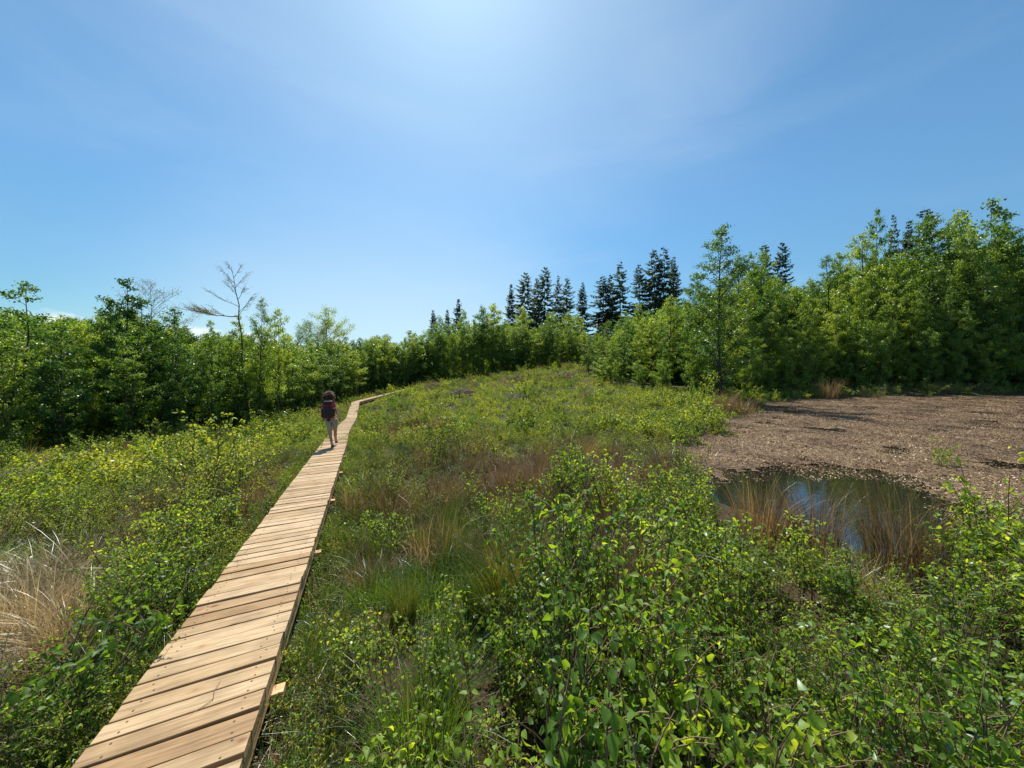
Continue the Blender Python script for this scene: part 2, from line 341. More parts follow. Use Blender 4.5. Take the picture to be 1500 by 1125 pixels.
# ------------------------------------------------------------------ pond
m, nt, out = mat_base('dark_pond_water'); N = nt.nodes.new; L = nt.links.new
pb = N('ShaderNodeBsdfPrincipled'); pb.inputs['Base Color'].default_value = (.012, .010, .008, 1); pb.inputs['Roughness'].default_value = .03; pb.inputs['IOR'].default_value = 1.45
pb.inputs['Specular IOR Level'].default_value = .9
wn = N('ShaderNodeTexNoise'); wn.inputs['Scale'].default_value = 5; wn.inputs['Detail'].default_value = 3; wtc = N('ShaderNodeTexCoord'); L(wtc.outputs['Object'], wn.inputs[0])
wb = N('ShaderNodeBump'); wb.inputs['Strength'].default_value = .05; wb.inputs['Distance'].default_value = .05; L(wn.outputs[0], wb.inputs['Height']); L(wb.outputs[0], pb.inputs['Normal'])
L(pb.outputs[0], out.inputs[0]); M['water'] = m
cx_, cy_ = SH.mean(0); big = (SH - [cx_, cy_]) * 1.0; big = big + nrm(big) * .7 + [cx_, cy_]
wm = bpy.data.meshes.new('pond_water'); wm.from_pydata([(x, y, PZ) for x, y in big], [], [list(range(len(big)))]); wm.materials.append(M['water'])
tag(link('pond_water', wm), kind='structure')

open_b = np.array([(900, 712), (1045, 712), (1080, 690), (1200, 687), (1290, 692), (1340, 715), (1400, 748), (1440, 765), (1500, 800), (1600, 830)], float)
def is_open(x, y):
    px, py = proj(x, y, PZ); sm = np.clip(x * 0 + RNG.normal(size=np.shape(x)), -2, 2) * 4; py = py + sm; px = px + wobble(x, y, .55, 3) * 26 + wobble(x, y, .17, 6) * 12; py = py + wobble(x, y, .8, 5) * 9 + wobble(x, y, .22, 8) * 7
    return py > np.interp(px, open_b[:, 0], open_b[:, 1])
M['mat_sheet'] = noise_mat('floating_litter_bed', [(.3, (.03, .019, .01)), (.5, (.11, .07, .038)), (.7, (.24, .17, .09))], 6, bump=.8, detail=10, bdist=.03)
xs = np.arange(2, 62, .2); ys = np.arange(4.5, 36, .2); XX, YY = np.meshgrid(xs, ys)
cxm, cym = XX[:-1, :-1] + .1, YY[:-1, :-1] + .1
keep = inpoly(cxm, cym, big) & ~is_open(cxm, cym) & ~is_open(cxm, cym - .25) & ~is_open(cxm - .2, cym) & (wobble(cxm, cym, .9, 2) + wobble(cxm, cym * 1.6, 3.1, 7) * .8 < .78)
ii = (np.arange(len(ys) - 1)[:, None] * len(xs) + np.arange(len(xs) - 1)[None])[keep]
ZZ = PZ + .010 + .022 * np.maximum(wobble(XX, YY, .45, 3), -.3) + RNG.uniform(0, .012, XX.shape)
used, inv = np.unique(np.stack([ii, ii + 1, ii + 1 + len(xs), ii + len(xs)], -1), return_inverse=True)
VV = np.stack([XX, YY, ZZ], -1).reshape(-1, 3)[used]
VV[:, :2] += RNG.uniform(-.08, .08, (len(VV), 2))
tag(link('floating_litter_bed', MB().add(VV, inv.reshape(-1, 4)).mesh('floating_litter_bed', M['mat_sheet'])), 'brown bed of drowned leaves and moss covering most of the pond', 'pond litter', kind='stuff')

# ------------------------------------------------------------------ instanced ground cover
def proto_collection(name, meshes):
    c = bpy.data.collections.new(name)
    for k, me in enumerate(meshes):
        o = bpy.data.objects.new('%s_%02d' % (name, k), me); c.objects.link(o)
    return c
def scatter(name, coll, pts, rot, scl, idx, label, cat):
    me = bpy.data.meshes.new(name); me.vertices.add(len(pts)); me.vertices.foreach_set('co', np.asarray(pts, float).ravel())
    a = me.attributes.new('rot', 'FLOAT_VECTOR', 'POINT'); a.data.foreach_set('vector', np.asarray(rot, float).ravel())
    a = me.attributes.new('scl', 'FLOAT', 'POINT'); a.data.foreach_set('value', np.asarray(scl, float))
    a = me.attributes.new('pidx', 'INT', 'POINT'); a.data.foreach_set('value', np.asarray(idx, np.int32))
    o = link(name, me); tag(o, label, cat, kind='stuff')
    ng = bpy.data.node_groups.new(name + '_nodes', 'GeometryNodeTree')
    ng.interface.new_socket('Geometry', in_out='INPUT', socket_type='NodeSocketGeometry'); ng.interface.new_socket('Geometry', in_out='OUTPUT', socket_type='NodeSocketGeometry')
    gi = ng.nodes.new('NodeGroupInput'); go = ng.nodes.new('NodeGroupOutput'); ip = ng.nodes.new('GeometryNodeInstanceOnPoints')
    ci = ng.nodes.new('GeometryNodeCollectionInfo'); ci.inputs['Collection'].default_value = coll; ci.inputs['Separate Children'].default_value = True; ci.inputs['Reset Children'].default_value = True
    def na(t, nm):
        n = ng.nodes.new('GeometryNodeInputNamedAttribute'); n.data_type = t; n.inputs['Name'].default_value = nm; return n.outputs['Attribute']
    e2r = ng.nodes.new('FunctionNodeEulerToRotation')
    L = ng.links.new; L(gi.outputs[0], ip.inputs['Points']); L(ci.outputs[0], ip.inputs['Instance']); ip.inputs['Pick Instance'].default_value = True
    L(na('INT', 'pidx'), ip.inputs['Instance Index']); L(na('FLOAT_VECTOR', 'rot'), e2r.inputs[0]); L(e2r.outputs[0], ip.inputs['Rotation']); L(na('FLOAT', 'scl'), ip.inputs['Scale'])
    L(ip.outputs[0], go.inputs[0])
    md = o.modifiers.new('scatter', 'NODES'); md.node_group = ng
    return o

# floating chips of dead leaves, as one-metre patches
m, nt, out = mat_base('dead_leaf_chips'); N = nt.nodes.new; L = nt.links.new
gg = N('ShaderNodeNewGeometry'); rr = ramp(nt, [(0, (.05, .03, .014)), (.35, (.16, .10, .05)), (.7, (.33, .23, .13)), (.9, (.52, .41, .27)), (1, (.8, .70, .54))]); L(gg.outputs['Random Per Island'], rr.inputs[0])
sg = N('ShaderNodeTexNoise'); sg.inputs['Scale'].default_value = .8; sg.inputs['Detail'].default_value = 6; L(gg.outputs['Position'], sg.inputs['Vector'])
sr = ramp(nt, [(.38, (.22, .17, .12)), (.5, (.72, .60, .48)), (.6, (1.15, 1.10, 1.04))]); L(sg.outputs[0], sr.inputs[0])
sm_ = N('ShaderNodeMix'); sm_.data_type = 'RGBA'; sm_.blend_type = 'MULTIPLY'; sm_.inputs['Factor'].default_value = 1; L(rr.outputs[0], sm_.inputs['A']); L(sr.outputs[0], sm_.inputs['B'])
pb = N('ShaderNodeBsdfPrincipled'); L(sm_.outputs['Result'], pb.inputs['Base Color']); pb.inputs['Roughness'].default_value = .5; pb.inputs['Specular IOR Level'].default_value = .25; L(pb.outputs[0], out.inputs[0]); M['chips'] = m
cm = []
for k in range(5):
    n = 470; b = MB(); p = np.c_[RNG.uniform(-.62, .62, (n, 2)), RNG.uniform(.002, .05, n) * (RNG.uniform(0, 1, n) ** 2 + .2)]
    d = RNG.normal(size=(n, 3)) * [1, 1, .45]; u = RNG.normal(size=(n, 3)) * [.55, .55, .05] + [0, 0, 1]
    b.leaves(p, d, u, RNG.uniform(.02, .055, n), RNG.uniform(.012, .035, n), 0, droop=.05)
    m_ = 26; pp = np.c_[RNG.uniform(-.6, .6, (m_, 2)), RNG.uniform(.01, .05, m_)]; dd_ = RNG.normal(size=(m_, 3)) * [1, 1, .12]
    b.leaves(pp, dd_, np.tile([0, 0, 1.], (m_, 1)), RNG.uniform(.12, .38, m_), RNG.uniform(.005, .012, m_), 0, droop=.03)
    cm.append(b.mesh('leaf_chips', M['chips']))
c = proto_collection('chip_patches', cm)
px_, py_ = np.meshgrid(np.arange(2.5, 60, .8), np.arange(4.8, 36, .8)); q = np.c_[px_.ravel(), py_.ravel()] + RNG.uniform(-.25, .25, (px_.size, 2))
strays = None
q = q[inpoly(q[:, 0], q[:, 1], big) & ~is_open(q[:, 0], q[:, 1])]
gap = (wobble(q[:, 0], q[:, 1], .9, 2) + wobble(q[:, 0], q[:, 1] * 1.6, 3.1, 7) * .8) < .85
q = q[gap]; n = len(q)
scatter('floating_dead_leaves', c, np.c_[q, PZ + .012 + .022 * np.maximum(wobble(q[:, 0], q[:, 1], .45, 3), -.3)], np.c_[RNG.normal(size=(n, 2)) * .02, RNG.uniform(0, 6.28, n)], RNG.uniform(.9, 1.1, n), RNG.integers(0, 5, n),
        'dead leaf scraps floating thickly over the back of the pond', 'dead leaves')

# ------------------------------------------------------------------ plant prototypes
def rdir(n, up=0., out=None, o=0.):
    v = RNG.normal(size=(n, 3)); v[:, 2] += up
    if out is not None: v = v + out * o
    return nrm(v)
def sapling(H, nst, nl, leaf, lmat, detail=1, spread=.25, bark='twig', branchy=5):
    """upright young birch or sallow: stems with side twigs, leaves along all of them -> (stems MB, leaves MB)"""
    S, Lf = MB(), MB(); per = max(1, nl // nst)
    for k in range(nst):
        a = RNG.uniform(0, 6.28); h = H * RNG.uniform(.6, 1.0) if k else H; b0 = np.array([math.cos(a), math.sin(a), 0]) * spread * .25
        top = np.array([math.cos(a) * spread * RNG.uniform(.3, 1.1), math.sin(a) * spread * RNG.uniform(.3, 1.1), h])
        t = np.linspace(0, 1, 7)[:, None]; pts = b0 * (1 - t) + top * t ** np.array([1.5, 1.5, 1]) + RNG.normal(size=(7, 3)) * .012 * t
        S.tubes([(pts, .0042 * H * (1 - .8 * t[:, 0]) + .0012)], 4); paths = [pts]
        for j in range(branchy):
            tt = RNG.uniform(.2, .9); i0 = tt * 6; p0 = pts[int(i0)] + (pts[min(6, int(i0) + 1)] - pts[int(i0)]) * (i0 % 1)
            aa = RNG.uniform(0, 6.28); ln = H * RNG.uniform(.15, .34) * (1.2 - tt * .6); e = p0 + np.array([math.cos(aa) * ln * .8, math.sin(aa) * ln * .8, ln * .75])
            u = np.linspace(0, 1, 4)[:, None]; bp = p0 * (1 - u) + e * u; bp[:, 2] += .1 * ln * np.sin(u[:, 0] * 3.1); paths.append(bp)
            S.tubes([(bp, .0022 * (1 - .6 * u[:, 0]) + .0008)], 3)
        lens = np.array([np.linalg.norm(p[-1] - p[0]) for p in paths]); lens[0] *= .8; cnt = np.maximum(3, (per * lens / lens.sum()).astype(int))
        for p, n in zip(paths, cnt):
            u = RNG.uniform(.12, 1.02, n) if p is not pts else RNG.uniform(.22, 1.02, n); f = np.clip(u, 0, .999) * (len(p) - 1); i0 = f.astype(int)
            c = p[i0] + (p[i0 + 1] - p[i0]) * (f - i0)[:, None]; az = RNG.uniform(0, 6.28, n)
            o = np.c_[np.cos(az), np.sin(az), RNG.uniform(-.5, .5, n)]
            Lf.leaves(c + o * leaf * .25, o + [0, 0, -.45] + RNG.normal(size=(n, 3)) * .35, RNG.normal(size=(n, 3)) * .6 + [0, .0, .8], leaf * RNG.uniform(.4, 1.3, n), leaf * RNG.uniform(.4, .85, n), detail, droop=.32)
    return S, Lf
def join(S, Lf, name, mats, attr=None):
    b = MB(); 
    for src, mi in ((S, 0), (Lf, 1)):
        for v in src.v: b.v.append(v)
        for f in src.f: b.f.append(f + b.n); b.m.append(mi)
        b.n += src.n
    return b.mesh(name, mats)
def tuft(n, H, rad, w, mname, lean=.45, seg=4, extra=0, curl=.2):
    b = MB(); a = RNG.uniform(0, 6.28, n); r = rad * np.sqrt(RNG.uniform(0, 1, n)); base = np.c_[np.cos(a) * r, np.sin(a) * r, np.full(n, -.03)]
    h = H * RNG.uniform(.45, 1.05, n); o = lean * h * RNG.uniform(.05, 1, n) ** 1.1; a2 = a + RNG.normal(size=n) * .7
    tip = base + np.c_[np.cos(a2) * o, np.sin(a2) * o, h * (1 - .25 * (o / (h + 1e-6)))]
    bend = np.c_[np.cos(a2) * o * .12, np.sin(a2) * o * .12, h * (.55 + curl)]
    b.blades(base, tip, bend, w * RNG.uniform(.6, 1.3, n), seg); return b

NEAR = {  # detailed prototypes used within about ten metres
 'leafy': [join(*sapling(RNG.uniform(.7, 1.05), 6, 430, .037, None, 1, .36, branchy=7), 'leafy', [M['twig'], M['leaf_young']]) for _ in range(7)],
 'shrub': [join(*sapling(RNG.uniform(.4, .55), 12, 700, .024, None, 0, .4, branchy=4), 'shrub', [M['twig'], M['leaf_shrub']]) for _ in range(4)],
 'heath': [join(*sapling(RNG.uniform(.4, .55), 14, 620, .02, None, 0, .45, branchy=5), 'heath', [M['twig'], M['leaf_grey']]) for _ in range(3)],
 'grass': [tuft(230, RNG.uniform(.26, .42), .24, .007, 'grass', 1.0).mesh('grass', M['grass']) for _ in range(4)],
 'rushg': [tuft(230, RNG.uniform(.7, .95), .2, .005, 'rush_green', .7, 5).mesh('rushg', M['rush_green']) for _ in range(3)],
 'rushb': [tuft(170, RNG.uniform(.65, .85), .22, .005, 'rush_brown', .8, 5).mesh('rushb', M['rush_brown']) for _ in range(3)],
 'straw': [tuft(170, RNG.uniform(.5, .7), .25, .006, 'straw', 1.3, 5, curl=0).mesh('straw', M['straw']) for _ in range(3)],
}
FAR = {
 'leafy': [join(*sapling(RNG.uniform(.7, .95), 7, 330, .066, None, 0, .5, branchy=3), 'leafy', [M['twig'], M['leaf_young']]) for _ in range(4)],
 'shrub': [join(*sapling(RNG.uniform(.45, .6), 9, 360, .05, None, 0, .6, branchy=3), 'shrub', [M['twig'], M['leaf_shrub']]) for _ in range(4)],
 'heath': [join(*sapling(RNG.uniform(.45, .6), 9, 300, .055, None, 0, .6, branchy=3), 'heath', [M['twig'], M['leaf_grey']]) for _ in range(3)],
 'grass': [tuft(150, RNG.uniform(.35, .45), .4, .014, 'grass', .8, 3).mesh('grass', M['grass']) for _ in range(3)],
 'rushg': [tuft(150, RNG.uniform(.7, .9), .3, .012, 'rush_green', .5, 3).mesh('rushg', M['rush_green']) for _ in range(3)],
 'rushb': [tuft(150, RNG.uniform(.6, .75), .35, .012, 'rush_brown', .6, 3).mesh('rushb', M['rush_brown']) for _ in range(3)],
 'straw': [tuft(140, RNG.uniform(.4, .55), .35, .012, 'straw', 1.2, 3, curl=0).mesh('straw', M['straw']) for _ in range(3)],
}
# where the photograph shows which plant: (kind, px, py, rx, ry, weight)
ZONES = [('leafy', 1230, 950, 360, 170, 1.25), ('leafy', 880, 1000, 150, 180, .75), ('leafy', 1000, 760, 90, 80, .9), ('leafy', 1480, 780, 90, 140, 1.3), ('leafy', 250, 880, 150, 120, 1.0), ('leafy', 60, 1060, 110, 90, 1.1),
         ('leafy', 760, 745, 90, 40, .9), ('leafy', 540, 960, 90, 45, .9), ('leafy', 70, 740, 100, 40, .6),
         ('shrub', 820, 625, 190, 50, 1.2), ('shrub', 300, 690, 220, 70, 1.2), ('shrub', 60, 760, 130, 60, .8), ('shrub', 720, 590, 240, 30, .9), ('shrub', 1000, 600, 90, 50, .8), ('shrub', 440, 630, 80, 25, .8),
         ('heath', 670, 690, 80, 45, 1.1), ('heath', 200, 720, 90, 40, .8), ('heath', 760, 560, 150, 20, .5),
         ('grass', 610, 990, 85, 150, 1.7), ('grass', 640, 860, 100, 60, 1.5), ('shrub', 540, 965, 80, 50, .9), ('heath', 470, 900, 60, 50, .7), ('heath', 700, 640, 120, 60, .5), ('straw', 470, 1060, 50, 60, .8), ('straw', 720, 720, 60, 30, .6), ('grass', 40, 790, 70, 25, 1.1), ('grass', 470, 860, 50, 60, 1.2), ('grass', 560, 600, 60, 15, .7),
         ('rushg', 590, 760, 110, 90, .75), ('rushg', 780, 830, 80, 80, 1.2), ('rushg', 560, 660, 50, 50, .6), ('rushb', 600, 700, 90, 60, .7), ('heath', 560, 720, 90, 70, .5), ('leafy', 620, 800, 40, 40, .5), ('shrub', 640, 690, 60, 50, .6), ('rushg', 170, 900, 70, 70, .6), ('rushg', 950, 880, 60, 60, .7),
         ('rushb', 730, 700, 100, 36, 1.9), ('rushb', 930, 830, 60, 120, 2.0), ('rushb', 900, 690, 130, 35, 1.5), ('rushb', 380, 710, 60, 40, 1.4), ('rushb', 1060, 930, 80, 60, 1.6), ('rushb', 330, 640, 30, 12, .8), ('rushb', 1040, 590, 60, 15, .8), ('rushb', 620, 620, 60, 25, .7),
         ('straw', 20, 880, 130, 85, 3.0), ('straw', 120, 685, 110, 16, 1.0), ('straw', 60, 1000, 60, 60, .5)]
KINDS = ['leafy', 'shrub', 'heath', 'grass', 'rushg', 'rushb', 'straw']
# edge of the woods as (px, Y)
EDGE_L = [(-250, 11), (-60, 13), (50, 15), (150, 16.5), (250, 18.5), (330, 21), (400, 25), (450, 30), (500, 38), (560, 50), (620, 60), (700, 60), (780, 58), (862, 54)]
EDGE_R = [(862, 34), (930, 28), (1000, 25), (1060, 25), (1120, 29), (1200, 32), (1300, 33.5), (1500, 33.5), (1700, 33)]
def edge_y(px):
    L_ = np.interp(px, [a for a, b in EDGE_L], [b for a, b in EDGE_L]); R_ = np.interp(px, [a for a, b in EDGE_R], [b for a, b in EDGE_R])
    return np.where(px < 862, L_, R_)
def make_cover():
    out = []
    for (y0, y1, sp) in ((.5, 7, .29), (7, 14, .40), (14, 26, .6), (26, 66, .9)):
        w = 1.75 * y1 + 2; X, Y = np.meshgrid(np.arange(-w, w, sp), np.arange(y0, y1, sp)); q = np.c_[X.ravel(), Y.ravel()] + RNG.uniform(-.5, .5, (X.size, 2)) * sp
        q = q[(q[:, 1] > .2)]; q = q[np.abs(q[:, 0]) < 1.75 * q[:, 1] + 2.0]; out.append(np.c_[q, np.full(len(q), sp)])
    t = np.arange(.3, 30, .09); cx0 = np.interp(t, PA[:, 1], PA[:, 0])       # a fringe hugging both sides of the boardwalk
    for sgn in (-1, 1):
        for rep in (0, 1):
            o = sgn * RNG.uniform(.41, .74, len(t)) * 1.08; out.append(np.c_[cx0 + o, t + RNG.uniform(-.05, .05, len(t)), np.full(len(t), .2)])
    q = np.concatenate(out); x, y, sp = q.T
    d = polydist(x, y, PA[:, :2], False); z = ground(x, y); px, py = proj(x, y, z + .3)
    lim = edge_y(px)
    ok = (d > np.where(y > 31, .95, .385)) & ~(inpoly(x, y, SH) & (polydist(x, y, SH) > .1 + .9 * RNG.uniform(size=len(x)) ** 2.5)) & (y < lim + 3) & (np.hypot(x, y) > .75)
    x, y, z, sp, px, py, d = [a[ok] for a in (x, y, z, sp, px, py, d)]
    W = np.zeros((len(KINDS), len(x))) + np.array([.40, .5, .36, .22, .26, .32, .03])[:, None]
    for k, cx, cy, rx, ry, wt_ in ZONES: W[KINDS.index(k)] += wt_ * np.exp(-((px - cx) / rx) ** 2 - ((py - cy) / ry) ** 2)
    for k in range(len(KINDS)): W[k] += .62 * wobble(x, y, .8 if k > 2 else 1.5, k * 3.7 + 1) + .25 * wobble(x, y, 4.5, k * 2.1 + 5) + RNG.normal(size=len(x)) * .32
    W[[0, 1, 2, 4]] -= 1.6 * np.exp(-((px - 30) / 110) ** 2 - ((py - 880) / 75) ** 2)
    # cut short beside the deck
    W[0] -= .3 * (d < .8); W[3] += 1.0 * (d < .62); W[4] += .5 * (d < .7); kind = W.argmax(0); cl = np.hypot(x, y) < 1.7; kind = np.where(cl & (kind > 2), 0, kind)
    fr = sp < .25; kind = np.where(fr, RNG.choice([3, 3, 4, 2, 1, 0], len(kind)), kind)
    return x, y, z, sp, px, py, d, kind
x, y, z, sp, px, py, dd, kind = make_cover()
near = np.hypot(x, y) < 12.5
ENV = np.array([(990, 640), (1040, 720), (1070, 765), (1110, 785), (1200, 790), (1260, 800), (1330, 840), (1385, 855), (1430, 790), (1470, 720), (1510, 690)], float)   # growth stays low between the path and the pond
def place(nm, sel, protos, names, label, cat):
    ms = []; off = {}
    for k in names: off[k] = len(ms); ms += protos[k]
    c = proto_collection(nm + '_kinds', ms)
    xs_, ys_, zs_, ks, ss, d_ = x[sel], y[sel], z[sel], kind[sel], sp[sel], dd[sel]; n = len(xs_)
    idx = np.array([off[KINDS[k]] + RNG.integers(0, len(protos[KINDS[k]])) for k in ks])
    sc = (.35 + 1.1 * RNG.beta(1.6, 2.4, n)) * 1.05 * (1 + .5 * wobble(xs_, ys_, 1.0, 12)); sc *= np.where(ss > .8, 1.25, 1) * np.clip(np.where(ks == 3, .8, .5) + (d_ - .45) * .8, .45, 1)
    sc *= np.where((ks == 4), .72, np.where(ks == 5, .9, 1.05)) * np.where((ks == 0) & (ss > .3), .85, 1)
    sc *= np.clip(.45 + (np.hypot(xs_, ys_) - .75) * .45, .4, 1)
    HK = np.array([.9, .5, .5, .42, .85, .75, .55])[ks]; ppx = 750 + F * xs_ / ys_
    top = EYE - (np.interp(ppx, ENV[:, 0], ENV[:, 1]) - HY) / F * ys_; inenv = (ppx > ENV[0, 0]) & (ppx < ENV[-1, 0]) & (ys_ < 9)
    sc = np.where(inenv, np.minimum(sc, np.maximum((top - zs_) / HK, .12)), sc)
    sc *= np.where((RNG.uniform(size=n) < .07) & (ys_ > 6), 1.6, 1)
    sc = np.where(ss < .25, RNG.uniform(.45, .8, n) * np.where((ks == 4) | (ks == 0), .7, 1.1), sc)
    tilt = RNG.normal(size=(n, 2)) * .13
    scatter(nm, c, np.c_[xs_, ys_, zs_ - .02], np.c_[tilt, RNG.uniform(0, 6.28, n)], sc, idx, label, cat)
lv = np.isin(kind, [0]); sh_ = np.isin(kind, [1, 2]); gr = np.isin(kind, [3]); ru = np.isin(kind, [4, 5]); st_ = np.isin(kind, [6])
LAB = [(lv, ['leafy'], 'birch_undergrowth', 'knee high thicket of bright young birch leaves over the bog', 'undergrowth'),
       (sh_, ['shrub', 'heath'], 'low_shrub_cover', 'low small leaved yellow green shrubs carpeting the slopes', 'low shrubs'),
       (gr, ['grass'], 'green_grass', 'fresh green grass growing in wet hollows', 'grass'),
       (ru, ['rushg', 'rushb'], 'rush_cover', 'dark green and brown rushes between the shrubs', 'rushes'),
       (st_, ['straw'], 'dry_grass', 'bleached dry grass lying over in tangles', 'dry grass')]
for sel, nm, o, l, c in LAB:
    if (sel & near).any(): place(o, sel & near, NEAR, nm, l + ', near ground', c)
    if (sel & ~near).any(): place(o.replace('_', '_distant_', 1) if False else 'distant_' + o, sel & ~near, FAR, nm, l + ', farther off', c)
# ------------------------------------------------------------------ trees
def poly(p0, p1, n, wob, sag=0.):
    t = np.linspace(0, 1, n)[:, None]; p = np.asarray(p0) * (1 - t) + np.asarray(p1) * t
    w = np.cumsum(RNG.normal(size=(n, 3)) * wob, 0); w -= w[0] + (w[-1] - w[0]) * t * .5
    p = p + w * [1, 1, .4]; p[:, 2] += sag * np.sin(t[:, 0] * math.pi); return p
def at_(p, u):
    f = min(max(u, 0), .9999) * (len(p) - 1); i = int(f); return p[i] + (p[i + 1] - p[i]) * (f - i)
def broad(H, rad, t0, nb, nl, leaf, lm, seed, stems=1, droop=.0, prof=.8, clump=.16, up=.75, bark='bark', r0=None, twigs=4, hollow=0., lean=.0, detail=0):
    """broadleaf tree: tapered stems, limbs, twigs and leaves round the twigs -> (trunk mesh, crown mesh)"""
    T, C = MB(), MB(); r0 = r0 or H * .009; LP, LO = [], []
    for s in range(stems):
        a = RNG.uniform(0, 6.28); off = 0 if stems == 1 else rad * RNG.uniform(.15, .6); h = H * (1 if s == 0 else RNG.uniform(.6, .95))
        la = RNG.uniform(0, 6.28)
        st = poly((math.cos(a) * off * .2, math.sin(a) * off * .2, -.15), (math.cos(a) * off + math.cos(la) * lean * H, math.sin(a) * off + math.sin(la) * lean * H, h), 10, H * .006)
        rr = r0 * (1 if s == 0 else .7) * (1 - np.linspace(0, 1, 10) * .93); T.tubes([(st, rr)], 6)
        n_b = max(4, int(nb * (1 if s == 0 else .6) / (1 + .35 * (stems - 1))))
        for b in range(n_b):
            if RNG.uniform() < .1: continue
            tt = t0 + (1 - t0) * ((b + RNG.uniform(0, 1)) / n_b); tt = min(tt, .985); p0 = at_(st, tt); q = (tt - t0) / (1 - t0)
            ln = rad * (math.sin(math.pi * min(1, (.16 + q * .84)) ** prof) * .92 + .07) * RNG.uniform(.4, 1.35) * (1 if stems == 1 else .75)
            az = b * 2.4 + RNG.uniform(-.5, .5); rise = ln * up * RNG.uniform(.5, 1.3) * (1 - .2 * q)
            e = p0 + np.array([math.cos(az) * ln, math.sin(az) * ln, rise]); bp = poly(p0, e, 6, ln * .03, ln * .1)
            T.tubes([(bp, r0 * .32 * (1 - q * .6) * (1 - np.linspace(0, 1, 6) * .85))], 4)
            for k in range(twigs):
                u = RNG.uniform(.25, 1.0); s0 = at_(bp, u); l2 = ln * RNG.uniform(.2, .5) + .06; a3 = az + RNG.normal() * 1.0
                e2 = s0 + np.array([math.cos(a3) * l2 * .8, math.sin(a3) * l2 * .8, l2 * (RNG.uniform(.0, .8) - droop)]); tp = poly(s0, e2, 4, l2 * .05, l2 * .1)
                T.tubes([(tp, r0 * .09 * (1 - np.linspace(0, 1, 4) * .8))], 3); LP.append(tp); LO.append((l2 + .04) * (1.15 - .6 * q))
            LP.append(bp[3:]); LO.append(ln * .3)
    w = np.array(LO); w = w / w.sum() * RNG.uniform(.5, 1.5, len(w)); cnt = np.maximum(2, (w * nl).astype(int)); ps = []
    for p, n in zip(LP, cnt):
        u = RNG.uniform(0, 1.05, n); f = np.clip(u, 0, .999) * (len(p) - 1); i0 = f.astype(int); ps.append(p[i0] + (p[i0 + 1] - p[i0]) * (f - i0)[:, None] + RNG.normal(size=(n, 3)) * clump * [1, 1, .8])
    ps = np.concatenate(ps); n = len(ps); d = RNG.normal(size=(n, 3)) + [0, 0, -.7 - droop]
    C.leaves(ps, d, RNG.normal(size=(n, 3)) + [0, 0, .6], leaf * RNG.uniform(.6, 1.25, n), leaf * RNG.uniform(.5, .85, n), detail)
    return T.mesh('trunk', M[bark]), C.mesh('crown', M[lm])
def conifer(H, rad, seed, t0=.12, gap=.0, step=.5, lmn='needles', upcurl=.12, bark='bark', dens=1.):
    T, C = MB(), MB(); st = poly((0, 0, -.2), (0, 0, H), 12, H * .002); T.tubes([(st, H * .010 * (1 - np.linspace(0, 1, 12) * .96))], 6)
    z = H * t0; k = 0; P0, D0, U0, LL = [], [], [], []
    while z < H * .985:
        q = (z / H - t0) / (1 - t0); nb = 5 if q < .85 else 4
        for j in range(nb):
            if RNG.uniform() < gap: continue
            az = k * 1.1 + j * 6.283 / nb + RNG.normal() * .2; ln = max(.22, rad * (1 - q) ** .8 * RNG.uniform(.5, 1.12)) * (.55 + .45 * min(1, q * 6 + .3)); c = at_(st, z / H)
            drop = -ln * (.42 - .75 * q) * RNG.uniform(.6, 1.3); e = c + np.array([math.cos(az) * ln, math.sin(az) * ln, drop]); bp = poly(c, e, 5, ln * .02, -ln * upcurl)
            T.tubes([(bp, .03 * (1 - q * .7) * (1 - np.linspace(0, 1, 5) * .8))], 3)
            m_ = int((10 + ln * 26) * dens); u = RNG.uniform(.12, 1.03, m_); f = np.clip(u, 0, .999) * 4; i0 = f.astype(int); pp = bp[i0] + (bp[i0 + 1] - bp[i0]) * (f - i0)[:, None]
            sd = RNG.choice([-1, 1], m_)[:, None]; ax = np.array([math.cos(az), math.sin(az), 0]); pr = np.array([-math.sin(az), math.cos(az), 0])
            P0.append(pp); D0.append(ax * .7 + pr * sd * RNG.uniform(.3, 1, (m_, 1)) + RNG.normal(size=(m_, 3)) * .2 + np.c_[np.zeros((m_, 2)), -RNG.uniform(.05, .7, m_)])
            U0.append(RNG.normal(size=(m_, 3)) * .5 + [0, 0, 1]); LL.append(RNG.uniform(.5, 1.0, m_) * (.5 + .6 * ln / rad) * (1.1 - .5 * u))
        z += step * RNG.uniform(.75, 1.25) * (1 - .4 * q); k += 1
    P0, D0, U0, LL = map(np.concatenate, (P0, D0, U0, LL)); C.leaves(P0, D0, U0, LL, LL * .34, 0, droop=.1)
    return T.mesh('trunk', M[bark]), C.mesh('crown', M[lmn])

KIND = {}
def kinds(nm, n, H, fn): KIND[nm] = [(H, *fn(k)) for k in range(n)]
kinds('edge_birch', 4, 9., lambda k: broad(9, 1.25, .08, 56, 9500, .105, 'leaf_birch', k, stems=2, clump=.09, twigs=5, up=1.25, prof=1., droop=.1))
kinds('bush_birch', 4, 5., lambda k: broad(5, 1.5, .04, 40, 10000, .085, 'leaf_birch', k, stems=4, clump=.09, up=1.0, prof=1.1))
kinds('alder', 4, 9., lambda k: broad(9, 1.7, .08, 56, 9000, .125, 'leaf_alder', k, stems=2, clump=.10, twigs=5, up=.8, prof=1.0))
kinds('big_birch', 3, 14., lambda k: broad(14, 1.8, .12, 70, 11000, .14, 'leaf_birch', k, stems=1, clump=.12, twigs=6, up=1.35, prof=1.0, droop=.1))
kinds('slim_birch', 4, 11., lambda k: broad(11, 1.5, .22, 44, 4200, .19, 'leaf_far', k, clump=.17, up=.9, droop=.3, prof=.9))
